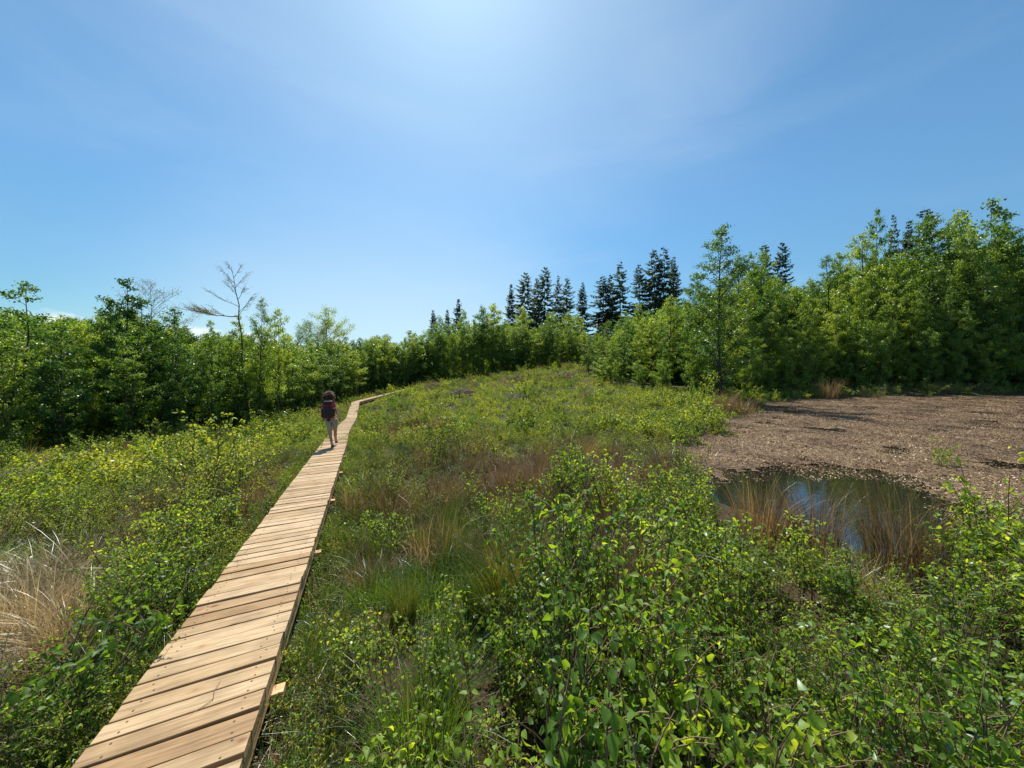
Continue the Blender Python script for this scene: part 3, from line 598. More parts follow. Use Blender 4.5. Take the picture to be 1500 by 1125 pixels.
kinds('far_birch', 4, 11., lambda k: broad(11, 1.9, .10, 50, 5200, .22, 'leaf_far', k, clump=.2, up=.8, droop=.2, prof=1.0))
kinds('tall_edge', 1, 12., lambda k: broad(12, 1.9, .06, 80, 13000, .115, 'leaf_birch', k, stems=1, clump=.11, twigs=6, up=1.1, prof=.75))
kinds('tall_birch', 2, 12., lambda k: broad(12, 2.2, .3, 60, 7000, .135, 'leaf_birch', k, clump=.15, up=.9, droop=.2, prof=.8))
kinds('spruce', 5, 20., lambda k: conifer(20, [4.8, 6.0, 4.2, 5.4, 5.0][k], k, t0=[.1, .25, .15, .3, .2][k], gap=[.12, .3, .2, .35, .4][k]))
def top_at(px, prof): return np.interp(px, [a for a, b in prof], [b for a, b in prof])
SKYL = [(-300, 400), (-60, 400), (0, 412), (40, 425), (90, 430), (130, 434), (160, 425), (178, 412), (200, 425), (215, 432), (250, 447), (300, 466), (340, 463), (385, 470), (430, 485), (500, 492), (540, 488), (600, 490), (640, 472), (700, 457), (740, 456), (800, 462), (850, 464), (880, 466)]
SKYR = [(862, 485), (890, 468), (920, 450), (960, 428), (1000, 420), (1040, 400), (1060, 385), (1090, 378), (1120, 376), (1150, 382), (1190, 385), (1215, 372), (1250, 352), (1290, 335), (1330, 335), (1400, 322), (1450, 318), (1500, 325), (1700, 300)]
def plant_tree(name, kind, k, x, y, h, label, cat, group=None, rz=None, wide=1.):
    H, tm, cm_ = KIND[kind][k % len(KIND[kind])]; s = h / H; z = g1(x, y) - .05
    e = empty(name, (x, y, z), RNG.uniform(0, 6.28) if rz is None else rz); e.scale = (s ** .5 * wide, s ** .5 * wide, s) if s < 1.6 else (s * wide, s * wide, s)
    link('trunk', tm, e); link('crown', cm_, e); tag(e, label, cat, group); return e
def tree_h(px, py, Y, x, y): return EYE + (HY - py) / F * Y - g1(x, y)
ntree = 0
def where(px, back):
    if px < 400: zones = [(-999, ', at the left photo edge'), (90, ', left of the pointed crown'), (175, ', right of the pointed crown'), (240, ', near the pale tree'), (330, ', under the bare tree')]
    elif px < 560: zones = [(-999, ', left of the tall rounded crown'), (480, ', right of the tall rounded crown')]
    elif px < 862: zones = [(-999, ', under the white cloud'), (615, ', under the spruce trio'), (700, ', left of the dense spruces'), (745, ', under the dense spruces'), (840, ', under the lone spruce')]
    else: zones = [(-999, ', under the tallest spruces'), (950, ', left of the narrow birch'), (1060, ', right of the narrow birch'), (1170, ', left of the round top'), (1290, ', behind the far bank'), (1400, ', towards the right edge')]
    return [b for a, b in zones if px >= a][-1] + (', front row' if back < 2 else ', second row' if back < 4.6 else ', back row')

def row(edge, back, step, kinds_, prof, lo, hi, px0, px1, name, label, cat, group, minh=2.5, jit=.5):
    """a row of trees a given distance behind the edge of the wood"""
    global ntree
    E = np.array([((px - 750) / F * Y, Y) for px, Y in edge]); d = np.r_[0, np.cumsum(np.hypot(*np.diff(E, axis=0).T))]; s = RNG.uniform(0, step)
    while s < d[-1]:
        ex, ey = np.interp(s, d, E[:, 0]), np.interp(s, d, E[:, 1]); dirn = nrm(np.array([ex, ey])); b = back + RNG.uniform(-jit, jit)
        x_, y_ = ex + dirn[0] * b, ey + dirn[1] * b; px = 750 + F * x_ / y_; s += step * RNG.uniform(.7, 1.3)
        if not (px0 < px < px1): continue
        h = max(minh, tree_h(px, top_at(px, prof), y_, x_, y_) * RNG.uniform(lo, hi)); kd = kinds_[RNG.integers(0, len(kinds_))]
        plant_tree(name, kd, RNG.integers(0, 9), x_, y_, h, label + where(px, back), cat, group, wide=RNG.uniform(.7, 1.1)); ntree += 1
EL_ = EDGE_L[:9]; EM = EDGE_L[8:]
G1 = 'trees crowding the edge of the left wood'
row(EL_, .8, 1.7, ['alder', 'edge_birch'], SKYL, .66, .95, -60, 400, 'leafy_tree', 'leafy tree in dark wood left of the boardwalk', 'tree', G1)
row(EL_, 3.2, 1.9, ['alder', 'edge_birch', 'alder'], SKYL, .72, 1.04, -60, 400, 'leafy_tree', 'leafy tree in dark wood left of the boardwalk', 'tree', G1)
row(EL_, 6.0, 2.2, ['alder', 'edge_birch'], SKYL, .84, 1.08, -60, 400, 'leafy_tree', 'leafy tree in dark wood left of the boardwalk', 'tree', G1)
G2 = 'thin trees behind the hiker'
row(EDGE_L[6:10], .8, 2.0, ['slim_birch'], SKYL, .70, .92, 395, 560, 'slender_birch', 'slender open birch behind the hiker', 'birch', G2)
row(EDGE_L[6:10], 4.5, 1.8, ['slim_birch', 'far_birch'], SKYL, .88, 1.0, 395, 560, 'slender_birch', 'slender open birch behind the hiker', 'birch', G2)
G3 = 'birches in a row beyond the hill'
row(EM, .8, 1.9, ['far_birch', 'slim_birch'], SKYL, .66, .98, 540, 920, 'hill_birch', 'light green birch beyond the grassy hill', 'birch', G3)
row(EM, 3.5, 2.0, ['far_birch'], SKYL, .76, 1.14, 540, 920, 'hill_birch', 'light green birch beyond the grassy hill', 'birch', G3)
row(EM, 1.6, 2.6, ['bush_birch'], SKYL, .28, .5, 540, 900, 'bushy_birch', 'low bush under the far hill birches', 'bush', 'bushes under the far birch row')
G4 = 'leafy birches behind the pond'
row(EDGE_R, .6, 2.4, ['bush_birch'], SKYR, .24, .5, 868, 1580, 'bushy_birch', 'low bushy birch at the back of the pond', 'birch', 'bushy birches at the back of the pond')
row(EDGE_R, 2.4, 1.7, ['edge_birch'], SKYR, .5, .78, 868, 1580, 'leafy_birch', 'tall leafy birch in the thicket behind the pond', 'birch', G4)
row(EDGE_R, 7, 1.9, ['big_birch', 'edge_birch'], SKYR, .66, .98, 860, 1580, 'leafy_birch', 'tall leafy birch in the thicket behind the pond', 'birch', G4)
row(EDGE_R, 12, 2.1, ['big_birch'], SKYR, .78, 1.1, 860, 1580, 'leafy_birch', 'tall leafy birch in the thicket behind the pond', 'birch', G4)

def tree_px(name, kind, k, px, py, Y, label, cat, group=None, wide=1., rz=None):
    x_ = (px - 750) / F * Y; return plant_tree(name, kind, k, x_, Y, tree_h(px, py, Y, x_, Y), label, cat, group, wide=wide, rz=rz)
# trees that stand out singly
tree_px('leafy_tree', 'alder', 1, 178, 408, 20, 'broad dark tree whose pointed crown tops the left wood', 'tree', wide=1.1)
tree_px('slender_birch', 'tall_birch', 1, 384, 436, 24, 'slim birch with a narrow leafy top at the right end of the left wood', 'birch', wide=.6)
tree_px('slender_birch', 'slim_birch', 2, 408, 452, 22.5, 'slim birch with a straight dark trunk standing at the wood edge left of the hiker', 'birch', wide=.55)
KIND['open_birch'] = [(14, *broad(14, 3.6, .45, 34, 4200, .22, 'leaf_far', 3, clump=.34, up=.75, prof=.8))]
tree_px('tall_birch', 'open_birch', 0, 478, 452, 62, 'tall airy birch with a rounded crown rising behind the hiker', 'birch', wide=.85)
tree_px('tall_birch', 'open_birch', 0, 449, 470, 60, 'smaller airy birch left of the tall rounded one behind the hiker', 'birch', wide=.65, rz=2.)
tree_px('tall_birch', 'tall_edge', 0, 1056, 330, 24.5, 'tall narrow birch rising above the thicket at the left end of the pond', 'birch', wide=1.2)
KIND['pale_tree'] = [(10, *broad(10, 3.2, .4, 40, 2600, .09, 'leaf_pale', 3, clump=.16, up=.8, prof=.9, twigs=7))]
tree_px('budding_tree', 'pale_tree', 0, 222, 412, 34, 'pale greyish tree with few open leaves behind the left wood', 'tree', wide=.8)
tree_px('budding_tree', 'pale_tree', 0, 480, 470, 40, 'brownish half open tree just behind the hiker', 'tree', wide=.8, rz=1)
# the nearly bare tree
def bare_tree(H):
    T, C = MB(), MB(); st = poly((.35, 0, -.2), (-.75, 0, H), 14, .05); T.tubes([(st, .085 * (1 - np.linspace(0, 1, 14) * .9))], 6); tw = []
    def limb(p0, az, ln, rise, r, lvl):
        e = p0 + np.array([math.cos(az) * ln, math.sin(az) * ln, rise]); bp = poly(p0, e, 7, ln * .035, -ln * .06); T.tubes([(bp, r * (1 - np.linspace(0, 1, 7) * .85))], 4)
        if lvl < 2:
            for k in range(int(12 + ln * 4)):
                u = RNG.uniform(.25, 1); l2 = ln * RNG.uniform(.15, .4) + .15; limb(at_(bp, u), az + RNG.normal() * .7, l2 * .8, l2 * RNG.uniform(.05, .6), r * .4, lvl + 1)
        else: tw.append(bp)
    limb(at_(st, .70), math.pi, 2.7, .5, .03, 0)
    for tt, az, ln, ri in [(.70, .3, .9, .7), (.72, .5, .9, .7), (.76, 3.4, 1.6, .45), (.80, -.3, .9, .6), (.84, 2.8, .9, .7), (.87, .2, .8, .5), (.9, 3.3, .8, .5), (.93, 0, .5, .4), (.96, 3.1, .4, .35), (.82, 4.5, .8, .5)]:
        limb(at_(st, tt), az, ln * .9, ri * 1.7, .018, 1)
    ps = np.concatenate([p[[2, 4, 6]] for p in tw]); n = len(ps)
    C.leaves(ps + RNG.normal(size=(n, 3)) * .04, RNG.normal(size=(n, 3)), RNG.normal(size=(n, 3)), .055, .035); return T.mesh('trunk', M['bark']), C.mesh('crown', M['leaf_pale'])
KIND['bare'] = [(9, *bare_tree(9))]
e = tree_px('bare_tree', 'bare', 0, 360, 388, 23.5, 'tall nearly bare tree leaning left with one long sideways branch', 'tree', rz=0); h0 = e.scale[2]; e.scale = (h0 * .9, h0 * .9, h0)
# spruces on the skyline
SPR = [(635, 452, 88, 2, .9), (655, 452, 90, 0, .8), (672, 436, 88, 0, .9), (749, 414, 84, 0, .8), (770, 396, 82, 1, .9), (786, 404, 86, 3, .8), (799, 388, 82, 1, .95), (817, 401, 84, 4, .9), (830, 404, 86, 3, .85), (853, 411, 84, 2, .75),
       (882, 402, 78, 1, 1.), (895, 399, 80, 3, .8), (909, 380, 78, 4, 1.), (936, 384, 76, 1, .9), (958, 363, 74, 3, 1.), (971, 359, 72, 4, 1.05), (987, 372, 74, 2, .9), (1118, 354, 60, 3, .9), (1146, 351, 60, 1, .8)]
G5 = 'dark spruces on the skyline'
def splab(i):
    if i < 3: return ['leftmost thin spruce of the small trio at the far left of the skyline', 'middle spruce of the small trio at the far left of the skyline', 'tallest rightmost spruce of the small trio at the far left of the skyline'][i]
    if i < 9: return ['%s spruce from the left in the dense clump above the middle of the birch row' % w for w in ('first', 'second', 'third', 'fourth', 'fifth', 'sixth')][i - 3]
    if i == 9: return 'lone narrow spruce standing between the two big spruce clumps'
    if i < 17: return ['%s spruce from the left in the tallest clump where the right thicket begins' % w for w in ('first', 'second', 'third', 'fourth', 'fifth', 'sixth', 'seventh')][i - 10]
    return ['left of the two spruce tips showing above the thicket right of the tall narrow birch', 'right of the two spruce tips showing above the thicket right of the tall narrow birch'][i - 17]
for i, (px, py, Y, k, w) in enumerate(SPR): tree_px('spruce', 'spruce', k, px, py, Y, splab(i), 'spruce', G5, wide=w * RNG.uniform(.95, 1.3))
for px, py, knd, k, Y, w, lb, ct in [(1285, 306, 'alder', 0, 44, .55, 'dark round topped tree standing highest left of the thin bare conifer', 'tree'), (1309, 309, 'spruce', 4, 48, .5, 'thin grey half bare conifer behind the right thicket', 'conifer'), (1352, 301, 'spruce', 3, 48, .95, 'dark ragged conifer behind the right thicket', 'conifer'),
        (1330, 318, 'spruce', 2, 50, .7, 'small dark conifer between the thin bare one and the ragged one', 'conifer'), (1402, 308, 'slim_birch', 1, 42, .7, 'airy grey green birch top just right of the ragged conifer', 'birch'), (1448, 293, 'slim_birch', 0, 42, .8, 'highest airy birch top over the right thicket', 'birch'), (1486, 306, 'alder', 2, 44, .5, 'dark leaning tree top at the right edge over the thicket', 'tree')]:
    tree_px('conifer' if ct == 'conifer' else 'tall_tree', knd, k, px, py, Y, lb, ct, 'trees topping the right thicket', wide=w)
# the far-off wood, one mass
def far_wood():
    pts, sc, ix = [], [], []
    ms = []
    for kd in ('far_birch', 'alder', 'edge_birch'):
        for H, tm, cm_ in KIND[kd][:3]:
            ms.append((H, cm_))
    c = proto_collection('far_crowns', [m_ for _, m_ in ms])
    for px in np.arange(-420, 1950, 9):
        for b in ((1, 4, 8, 11, 16) if px < -60 or px > 1580 else (11, 13, 16, 20, 26, 34)):
            p_ = px + RNG.uniform(-8, 8); Y = float(edge_y(p_)) + b * RNG.uniform(.85, 1.15)
            if RNG.uniform() > min(1, Y / 28): continue
            x_ = (p_ - 750) / F * Y; prof = SKYL if p_ < 862 else SKYR; z_ = g1(x_, Y); h = (EYE + (HY - top_at(p_, prof)) / F * Y - z_) * RNG.uniform(.66, .93); k = RNG.integers(0, len(ms))
            if h < 2: continue
            pts.append((x_, Y, z_ - .13 * h)); sc.append(h / ms[k][0]); ix.append(k)
    bush0 = len(ms)
    for px in np.arange(-60, 900, 7):
        for b in (3.5, 6.5, 10):
            p_ = px + RNG.uniform(-6, 6); Y = float(edge_y(p_)) + b * RNG.uniform(.8, 1.2); x_ = (p_ - 750) / F * Y; k = RNG.integers(0, len(ms)); h = RNG.uniform(1.6, 3.2)
            if (p_ > 850): continue
            pts.append((x_, Y, g1(x_, Y) - .35 * h)); sc.append(h / ms[k][0] * 1.3); ix.append(k)
    n = len(pts); print('far', n)
    scatter('far_wood', c, pts, np.c_[np.zeros((n, 2)), RNG.uniform(0, 6.28, n)], sc, ix, 'mass of distant green treetops behind the nearest trees', 'far wood')
far_wood()

# ------------------------------------------------------------------ boardwalk
def wood_mat(name, stops):
    m, nt, out = mat_base(name); N = nt.nodes.new; L = nt.links.new
    at = N('ShaderNodeAttribute'); at.attribute_name = 'plank'; uv = N('ShaderNodeAttribute'); uv.attribute_name = 'grain'
    mp_ = N('ShaderNodeMapping'); mp_.inputs['Scale'].default_value = (2.6, 42, 42); L(uv.outputs['Vector'], mp_.inputs[0])
    nn = N('ShaderNodeTexNoise'); nn.inputs['Scale'].default_value = 1.4; nn.inputs['Detail'].default_value = 7; nn.inputs['Distortion'].default_value = .6; L(mp_.outputs[0], nn.inputs[0])
    big_ = N('ShaderNodeTexNoise'); big_.inputs['Scale'].default_value = 5; big_.inputs['Detail'].default_value = 3; L(uv.outputs['Vector'], big_.inputs[0])
    r = ramp(nt, stops); L(nn.outputs['Fac'], r.inputs[0])
    tr = ramp(nt, [(0, (.68, .55, .40)), (.3, (.9, .82, .70)), (.55, (1.0, .95, .86)), (.8, (1.1, 1.06, 1.02)), (1, (.82, .70, .52))]); L(at.outputs['Fac'], tr.inputs[0])
    mu = N('ShaderNodeMix'); mu.data_type = 'RGBA'; mu.blend_type = 'MULTIPLY'; mu.inputs['Factor'].default_value = 1; L(r.outputs[0], mu.inputs['A']); L(tr.outputs[0], mu.inputs['B'])
    br = ramp(nt, [(.35, (.82, .8, .76)), (.6, (1.05, 1.04, 1.02))]); L(big_.outputs['Fac'], br.inputs[0])
    mu2 = N('ShaderNodeMix'); mu2.data_type = 'RGBA'; mu2.blend_type = 'MULTIPLY'; mu2.inputs['Factor'].default_value = 1; L(mu.outputs['Result'], mu2.inputs['A']); L(br.outputs[0], mu2.inputs['B'])
    # knots
    vm = N('ShaderNodeMapping'); vm.inputs['Scale'].default_value = (3.2, 6.5, 6.5); L(uv.outputs['Vector'], vm.inputs[0])
    vo = N('ShaderNodeTexVoronoi'); vo.inputs['Scale'].default_value = 1; L(vm.outputs[0], vo.inputs['Vector'])
    kr = ramp(nt, [(0, (.25, .14, .10)), (.06, (.45, .28, .2)), (.11, (.9, .82, .74)), (.2, (1, 1, 1))]); L(vo.outputs['Distance'], kr.inputs[0])
    mu3 = N('ShaderNodeMix'); mu3.data_type = 'RGBA'; mu3.blend_type = 'MULTIPLY'; mu3.inputs['Factor'].default_value = 1; L(mu2.outputs['Result'], mu3.inputs['A']); L(kr.outputs[0], mu3.inputs['B'])
    p = N('ShaderNodeBsdfPrincipled'); p.inputs['Roughness'].default_value = .62; p.inputs['Specular IOR Level'].default_value = .35; L(mu3.outputs['Result'], p.inputs['Base Color'])
    bp = N('ShaderNodeBump'); bp.inputs['Strength'].default_value = .6; bp.inputs['Distance'].default_value = .006; L(nn.outputs['Fac'], bp.inputs['Height']); L(bp.outputs[0], p.inputs['Normal']); L(p.outputs[0], out.inputs[0]); return m
M['plank'] = wood_mat('larch_planks', [(.25, (.20, .14, .08)), (.42, (.34, .25, .15)), (.58, (.41, .31, .195)), (.75, (.52, .41, .275))])
M['beam'] = wood_mat('larch_beams', [(.3, (.40, .24, .12)), (.5, (.52, .34, .19)), (.7, (.6, .42, .26))])
M['nail'] = noise_mat('rusty_nails', [(.4, (.05, .03, .02)), (.6, (.12, .07, .04))], 40, rough=.6)
BW = .72
def wood_mesh(items, name, mat):
    """items: (centre, axis along the grain, axis across, up, size, tone)"""
    V, Fq, G, T = [], [], [], []; b = 0
    for c, ax, ay, az, (lx, ly, lz), tone in items:
        c, ax, ay, az = map(np.asarray, (c, ax, ay, az)); bv = min(.0022, lz * .2); o = RNG.uniform(0, 50, 3)
        ring = [(-ly / 2, -lz / 2), (ly / 2, -lz / 2), (ly / 2, lz / 2 - bv), (ly / 2 - bv, lz / 2), (-ly / 2 + bv, lz / 2), (-ly / 2, lz / 2 - bv)]; nx = 5
        for i in range(nx):
            u = (-.5 + i / (nx - 1)) * lx
            for (q, w) in ring: V.append(c + ax * u + ay * q + az * w); G.append((u + o[0], q + o[1], w + o[2])); T.append(tone)
        for i in range(nx - 1):
            for k in range(6): Fq.append((b + i * 6 + k, b + i * 6 + (k + 1) % 6, b + i * 6 + 6 + (k + 1) % 6, b + i * 6 + 6 + k))
        Fq.append(tuple(b + k for k in range(6))[::-1]); Fq.append(tuple(b + (nx - 1) * 6 + k for k in range(6))); b += nx * 6
    me = bpy.data.meshes.new(name); me.from_pydata([tuple(v) for v in V], [], Fq); me.materials.append(mat)
    a = me.attributes.new('grain', 'FLOAT_VECTOR', 'POINT'); a.data.foreach_set('vector', np.array(G).ravel()); a = me.attributes.new('plank', 'FLOAT', 'POINT'); a.data.foreach_set('value', np.array(T)); me.update(); return me
bw = empty('boardwalk', (PATH[1][0], PATH[1][1], PATH[1][2] - .3)); tag(bw, 'narrow new plank boardwalk running down through the bog', 'boardwalk')
BWL = Vector(bw.location)
def bwpart(name, me): o = link(name, me, bw); o.location = -BWL; return o
for s in range(len(PA) - 1):
    A, B = PA[s], PA[s + 1]; L3 = np.linalg.norm(B - A); f = (B - A) / L3; side = nrm(np.array([f[1], -f[0], 0])); up = np.cross(side, f)
    pitch = .1245; n = int(L3 / pitch); it = []; nails = MB()
    for i in range(n):
        t = (i + .5) * pitch; w = .110 + RNG.uniform(-.008, .009); c = A + f * t + side * RNG.normal() * .0035 + up * (-.021 + RNG.normal() * .004)
        ro = RNG.normal() * .009; ax = nrm(side + f * ro + up * RNG.normal() * .004); ay = nrm(np.cross(up, ax)); az = nrm(np.cross(ax, ay) + ay * RNG.normal() * .026)
        it.append((c, ax, ay, az, (BW + RNG.normal() * .0035, w, .055), RNG.uniform(0, 1)))
        if s == 0 and t < 10:
            for u in (-.27, .27):
                for q in (-.03, .03): nails.box(c + ax * (u + RNG.normal() * .01) + ay * (q + RNG.normal() * .006) + az * .0279, (.0085, .0085, .0015), None)
    deck = bwpart('deck', wood_mesh(it, 'deck', M['plank']))
    if s == 0:
        nl_ = link('nails', nails.mesh('nails', M['nail']), deck)
    it = []
    for q in (-.322, .322):
        it = [((A + B) / 2 + side * q + up * -.1145, f, side, up, (L3 - .01, .05, .13), .4 + q)]
        bwpart('beam', wood_mesh(it, 'beam', M['beam']))
    k = 1.98 if s == 0 else .9
    ys_s = [(-1.6), .2, 1.98, 3.74, 5.5, 7.3, 9.0] if s == 0 else list(A[1] + np.arange(.9, (B - A)[1], 1.9))
    for yy in ys_s:
        t = (yy - A[1]) / (B - A)[1]; c = A + (B - A) * t
        ex = .0 if not (s == 3 and yy < A[1] + 1) else .55
        it = [(c + up * -.2165 + side * ex * .5, side, f, up, (.82 + ex, .08, .07), .55 + .3 * RNG.uniform())]
        gz = g1(c[0], c[1]); hh = max(.15, c[2] - .24 - gz + .25)
        it += [(c + side * q * .6 + np.array([0, 0, -.25 - hh / 2]), np.array([0, 0, 1.]), side, f * 1.0, (hh, .08, .08), .5) for q in (-.3, .3)]
        bwpart('cross_support', wood_mesh(it, 'cross_support', M['beam']))
# ------------------------------------------------------------------ hiker
def skin_mesh(name, nodes, edges, mat, sub=2, root=0):
    me = bpy.data.meshes.new('t'); me.from_pydata([n_[0] for n_ in nodes], edges, [])
    o = bpy.data.objects.new('t', me); COL.objects.link(o); sk = o.modifiers.new('s', 'SKIN'); sk.use_smooth_shade = True
    sv = me.skin_vertices[0].data if me.skin_vertices else None
    if sv is None:
        bpy.context.view_layer.objects.active = o
    for i_, n_ in enumerate(nodes):
        r = n_[1]; me.skin_vertices[0].data[i_].radius = (r, r) if np.ndim(r) == 0 else r
    me.skin_vertices[0].data[root].use_root = True
    sb = o.modifiers.new('b', 'SUBSURF'); sb.levels = sub; sb.render_levels = sub
    dg = bpy.context.evaluated_depsgraph_get(); r = bpy.data.meshes.new_from_object(o.evaluated_get(dg)); r.name = name
    bpy.data.objects.remove(o); r.materials.clear(); r.materials.append(mat); r.polygons.foreach_set('use_smooth', np.ones(len(r.polygons), bool)); return r
M['skin'] = noise_mat('skin', [(.3, (.42, .23, .15)), (.7, (.52, .30, .2))], 6, rough=.55, bump=.05)
M['shirt'] = noise_mat('pink_red_shirt', [(.3, (.42, .045, .07)), (.7, (.58, .09, .12))], 14, rough=.8, bump=.3)
M['shorts'] = noise_mat('beige_shorts', [(.3, (.30, .26, .22)), (.7, (.42, .37, .32))], 10, rough=.85, bump=.4)
M['hair'] = noise_mat('curly_brown_hair', [(.35, (.035, .016, .009)), (.65, (.22, .10, .05))], 30, rough=.5, bump=.8)
M['pack_black'] = noise_mat('black_nylon', [(.3, (.012, .012, .016)), (.7, (.035, .035, .042))], 20, rough=.6, bump=.2)
M['pack_red'] = noise_mat('red_nylon', [(.3, (.2, .014, .022)), (.7, (.36, .025, .035))], 20, rough=.6, bump=.2)
M['shoe'] = noise_mat('purple_shoes', [(.3, (.10, .03, .06)), (.7, (.26, .08, .13))], 30, rough=.6)
HX, HYY = -5.22, 9.55; HZ = float(np.interp(HYY, PA[:, 1], PA[:, 2])) + .005
hk = empty('person', (HX, HYY, HZ), R(20)); hk.scale = (.95, .95, .98); tag(hk, 'person with curly brown hair and a backpack walking away along the boardwalk', 'person')
nod = [((-.04, 0, .87), .105), ((-.07, 0, .99), (.115, .09)), ((-.10, .01, 1.17), (.125, .095)), ((-.11, .02, 1.29), (.10, .08)), ((-.12, .03, 1.38), .048), ((-.12, .045, 1.45), (.07, .08)), ((-.12, .05, 1.53), (.068, .085)), ((-.12, .05, 1.585), .045),
       ((-.235, .02, 1.295), .050), ((-.30, -.03, 1.08), .036), ((-.295, .09, .90), .023), ((.00, .02, 1.305), .050), ((.085, -.02, 1.085), .036), ((.155, .055, .89), .023),
       ((-.125, 0, .80), .085), ((-.075, .02, .46), .052), ((-.065, -.02, .32), .050), ((-.005, -.10, .085), .031), ((-.005, .02, .04), .028),
       ((.035, .01, .80), .085), ((.045, .15, .47), .052), ((.045, .13, .34), .050), ((.045, .26, .135), .031), ((.05, .37, .085), .028),
       ((-.285, .13, .84), (.026, .014)), ((.175, .085, .825), (.026, .014)), ((-.12, .14, 1.50), .012)]
ed = [(0, 1), (1, 2), (2, 3), (3, 4), (4, 5), (5, 6), (6, 7), (3, 8), (8, 9), (9, 10), (3, 11), (11, 12), (12, 13), (0, 14), (14, 15), (15, 16), (16, 17), (17, 18), (0, 19), (19, 20), (20, 21), (21, 22), (22, 23), (10, 24), (13, 25), (6, 26)]
def fingers(base, hx):
    for k, (dx, dy, l) in enumerate([(-.022, .0, .055), (-.008, .004, .066), (.007, .004, .062), (.021, 0, .050)]):
        p = len(nod); nod.append(((base[0] + dx, base[1] + .012, base[2] - .035), .0085)); nod.append(((base[0] + dx * 1.1, base[1] + .022, base[2] - .035 - l * .6), .0078)); nod.append(((base[0] + dx * 1.1, base[1] + .012, base[2] - .035 - l), .0065))
        ed.extend([(hx, p), (p, p + 1), (p + 1, p + 2)])
    p = len(nod); sx = -1 if base[0] > 0 else 1
    nod.append(((base[0] + sx * .03, base[1] + .02, base[2] - .005), .010)); nod.append(((base[0] + sx * .042, base[1] + .032, base[2] - .04), .008)); ed.extend([(hx, p), (p, p + 1)])
fingers(nod[24][0], 24); fingers(nod[25][0], 25)
def with_skin(fn):
    return fn()
# creating the skin layer needs the modifier first; fall back to a layer made through bmesh
import bmesh
def skin_mesh(name, nodes, edges, mat, sub=2, root=0):
    bm = bmesh.new(); lay = bm.verts.layers.skin.verify(); vs = []
    for k, (co, r) in enumerate(nodes):
        v = bm.verts.new(co); v[lay].radius = (r, r) if np.ndim(r) == 0 else tuple(r); v[lay].use_root = (k == root); vs.append(v)
    for a, b in edges: bm.edges.new((vs[a], vs[b]))
    me = bpy.data.meshes.new('t'); bm.to_mesh(me); bm.free(); o = bpy.data.objects.new('t', me); COL.objects.link(o)
    o.modifiers.new('s', 'SKIN').use_smooth_shade = True; sb = o.modifiers.new('b', 'SUBSURF'); sb.levels = sub
    dg = bpy.context.evaluated_depsgraph_get(); r = bpy.data.meshes.new_from_object(o.evaluated_get(dg)); r.name = name
    bpy.data.objects.remove(o); r.materials.clear(); r.materials.append(mat); r.polygons.foreach_set('use_smooth', np.ones(len(r.polygons), bool)); r.polygons.foreach_set('material_index', np.zeros(len(r.polygons), np.int32)); return r
link('body', skin_mesh('body', nod, ed, M['skin']), hk)
link('shirt', skin_mesh('shirt', [((-.05, 0, .88), (.135, .115)), ((-.07, 0, .99), (.13, .105)), ((-.10, .01, 1.17), (.14, .11)), ((-.112, .02, 1.29), (.112, .095)), ((-.12, .028, 1.345), .06), ((-.24, .02, 1.29), .066), ((-.275, -.01, 1.17), .057), ((.005, .02, 1.30), .066), ((.045, .0, 1.18), .057)],
     [(0, 1), (1, 2), (2, 3), (3, 4), (3, 5), (5, 6), (3, 7), (7, 8)], M['shirt']), hk)
link('shorts', skin_mesh('shorts', [((-.045, 0, .90), .118), ((-.13, 0, .79), .098), ((-.10, .01, .60), .080), ((-.085, .02, .47), .072), ((.038, .01, .79), .098), ((.045, .07, .62), .080), ((.045, .125, .50), .070)], [(0, 1), (1, 2), (2, 3), (0, 4), (4, 5), (5, 6)], M['shorts']), hk)
for a, b, c in (((-.005, -.135, .05), (-.005, -.06, .05), (-.005, .07, .03)), ((.045, .235, .10), (.048, .30, .09), (.05, .42, .055))):
    link('shoe', skin_mesh('shoe', [(a, .040), (b, .045), (c, .036)], [(0, 1), (1, 2)], M['shoe']), hk)
hb = MB()
for k in range(420):                                      # curls over the back of the head
    az = RNG.uniform(0, 6.28); el = RNG.uniform(-.6, 1.5); d = np.array([math.cos(az) * math.cos(el), math.sin(az) * math.cos(el), math.sin(el)])
    if d[1] > .45 and d[2] < .5: continue
    c = np.array([-.12, .035, 1.515]) + d * [.092, .098, .098]; t = np.linspace(0, 1, 7); ph = RNG.uniform(0, 6.28); l = RNG.uniform(.05, .10)
    pts = c + d * (t[:, None] * l) + np.c_[np.cos(t * 9 + ph), np.sin(t * 9 + ph), np.cos(t * 7 + ph)] * .014 + np.c_[t * 0, t * 0, -t ** 2 * .04]
    hb.tubes([(pts, .009 * (1 - t * .5))], 4)
ic = bmesh.new(); bmesh.ops.create_icosphere(ic, subdivisions=3, radius=1); vv = np.array([v.co[:] for v in ic.verts]); ff = np.array([[v.index for v in f_.verts] for f_ in ic.faces]); ic.free()
hb.add(vv * [.094, .094, .098] + [-.12, .025, 1.525], ff)
link('hair', hb.mesh('hair', M['hair'], smooth=True), hk)
def rbox(c, s, r, mat, name, parent, taper=.0):
    bm = bmesh.new(); bmesh.ops.create_cube(bm, size=1)
    for v in bm.verts: v.co = Vector((v.co.x * s[0] * (1 - taper * (v.co.z > 0)), v.co.y * s[1], v.co.z * s[2]))
    bmesh.ops.bevel(bm, geom=bm.edges[:], offset=r, segments=4, affect='EDGES', profile=.6); 
    for v in bm.verts: v.co += Vector(c)
    me = bpy.data.meshes.new(name); bm.to_mesh(me); bm.free(); me.materials.append(mat); me.polygons.foreach_set('use_smooth', np.ones(len(me.polygons), bool)); return link(name, me, parent)
pk = empty('backpack', (HX, HYY, HZ), R(20)); tag(pk, 'black and red backpack on the back of the walking person', 'backpack')
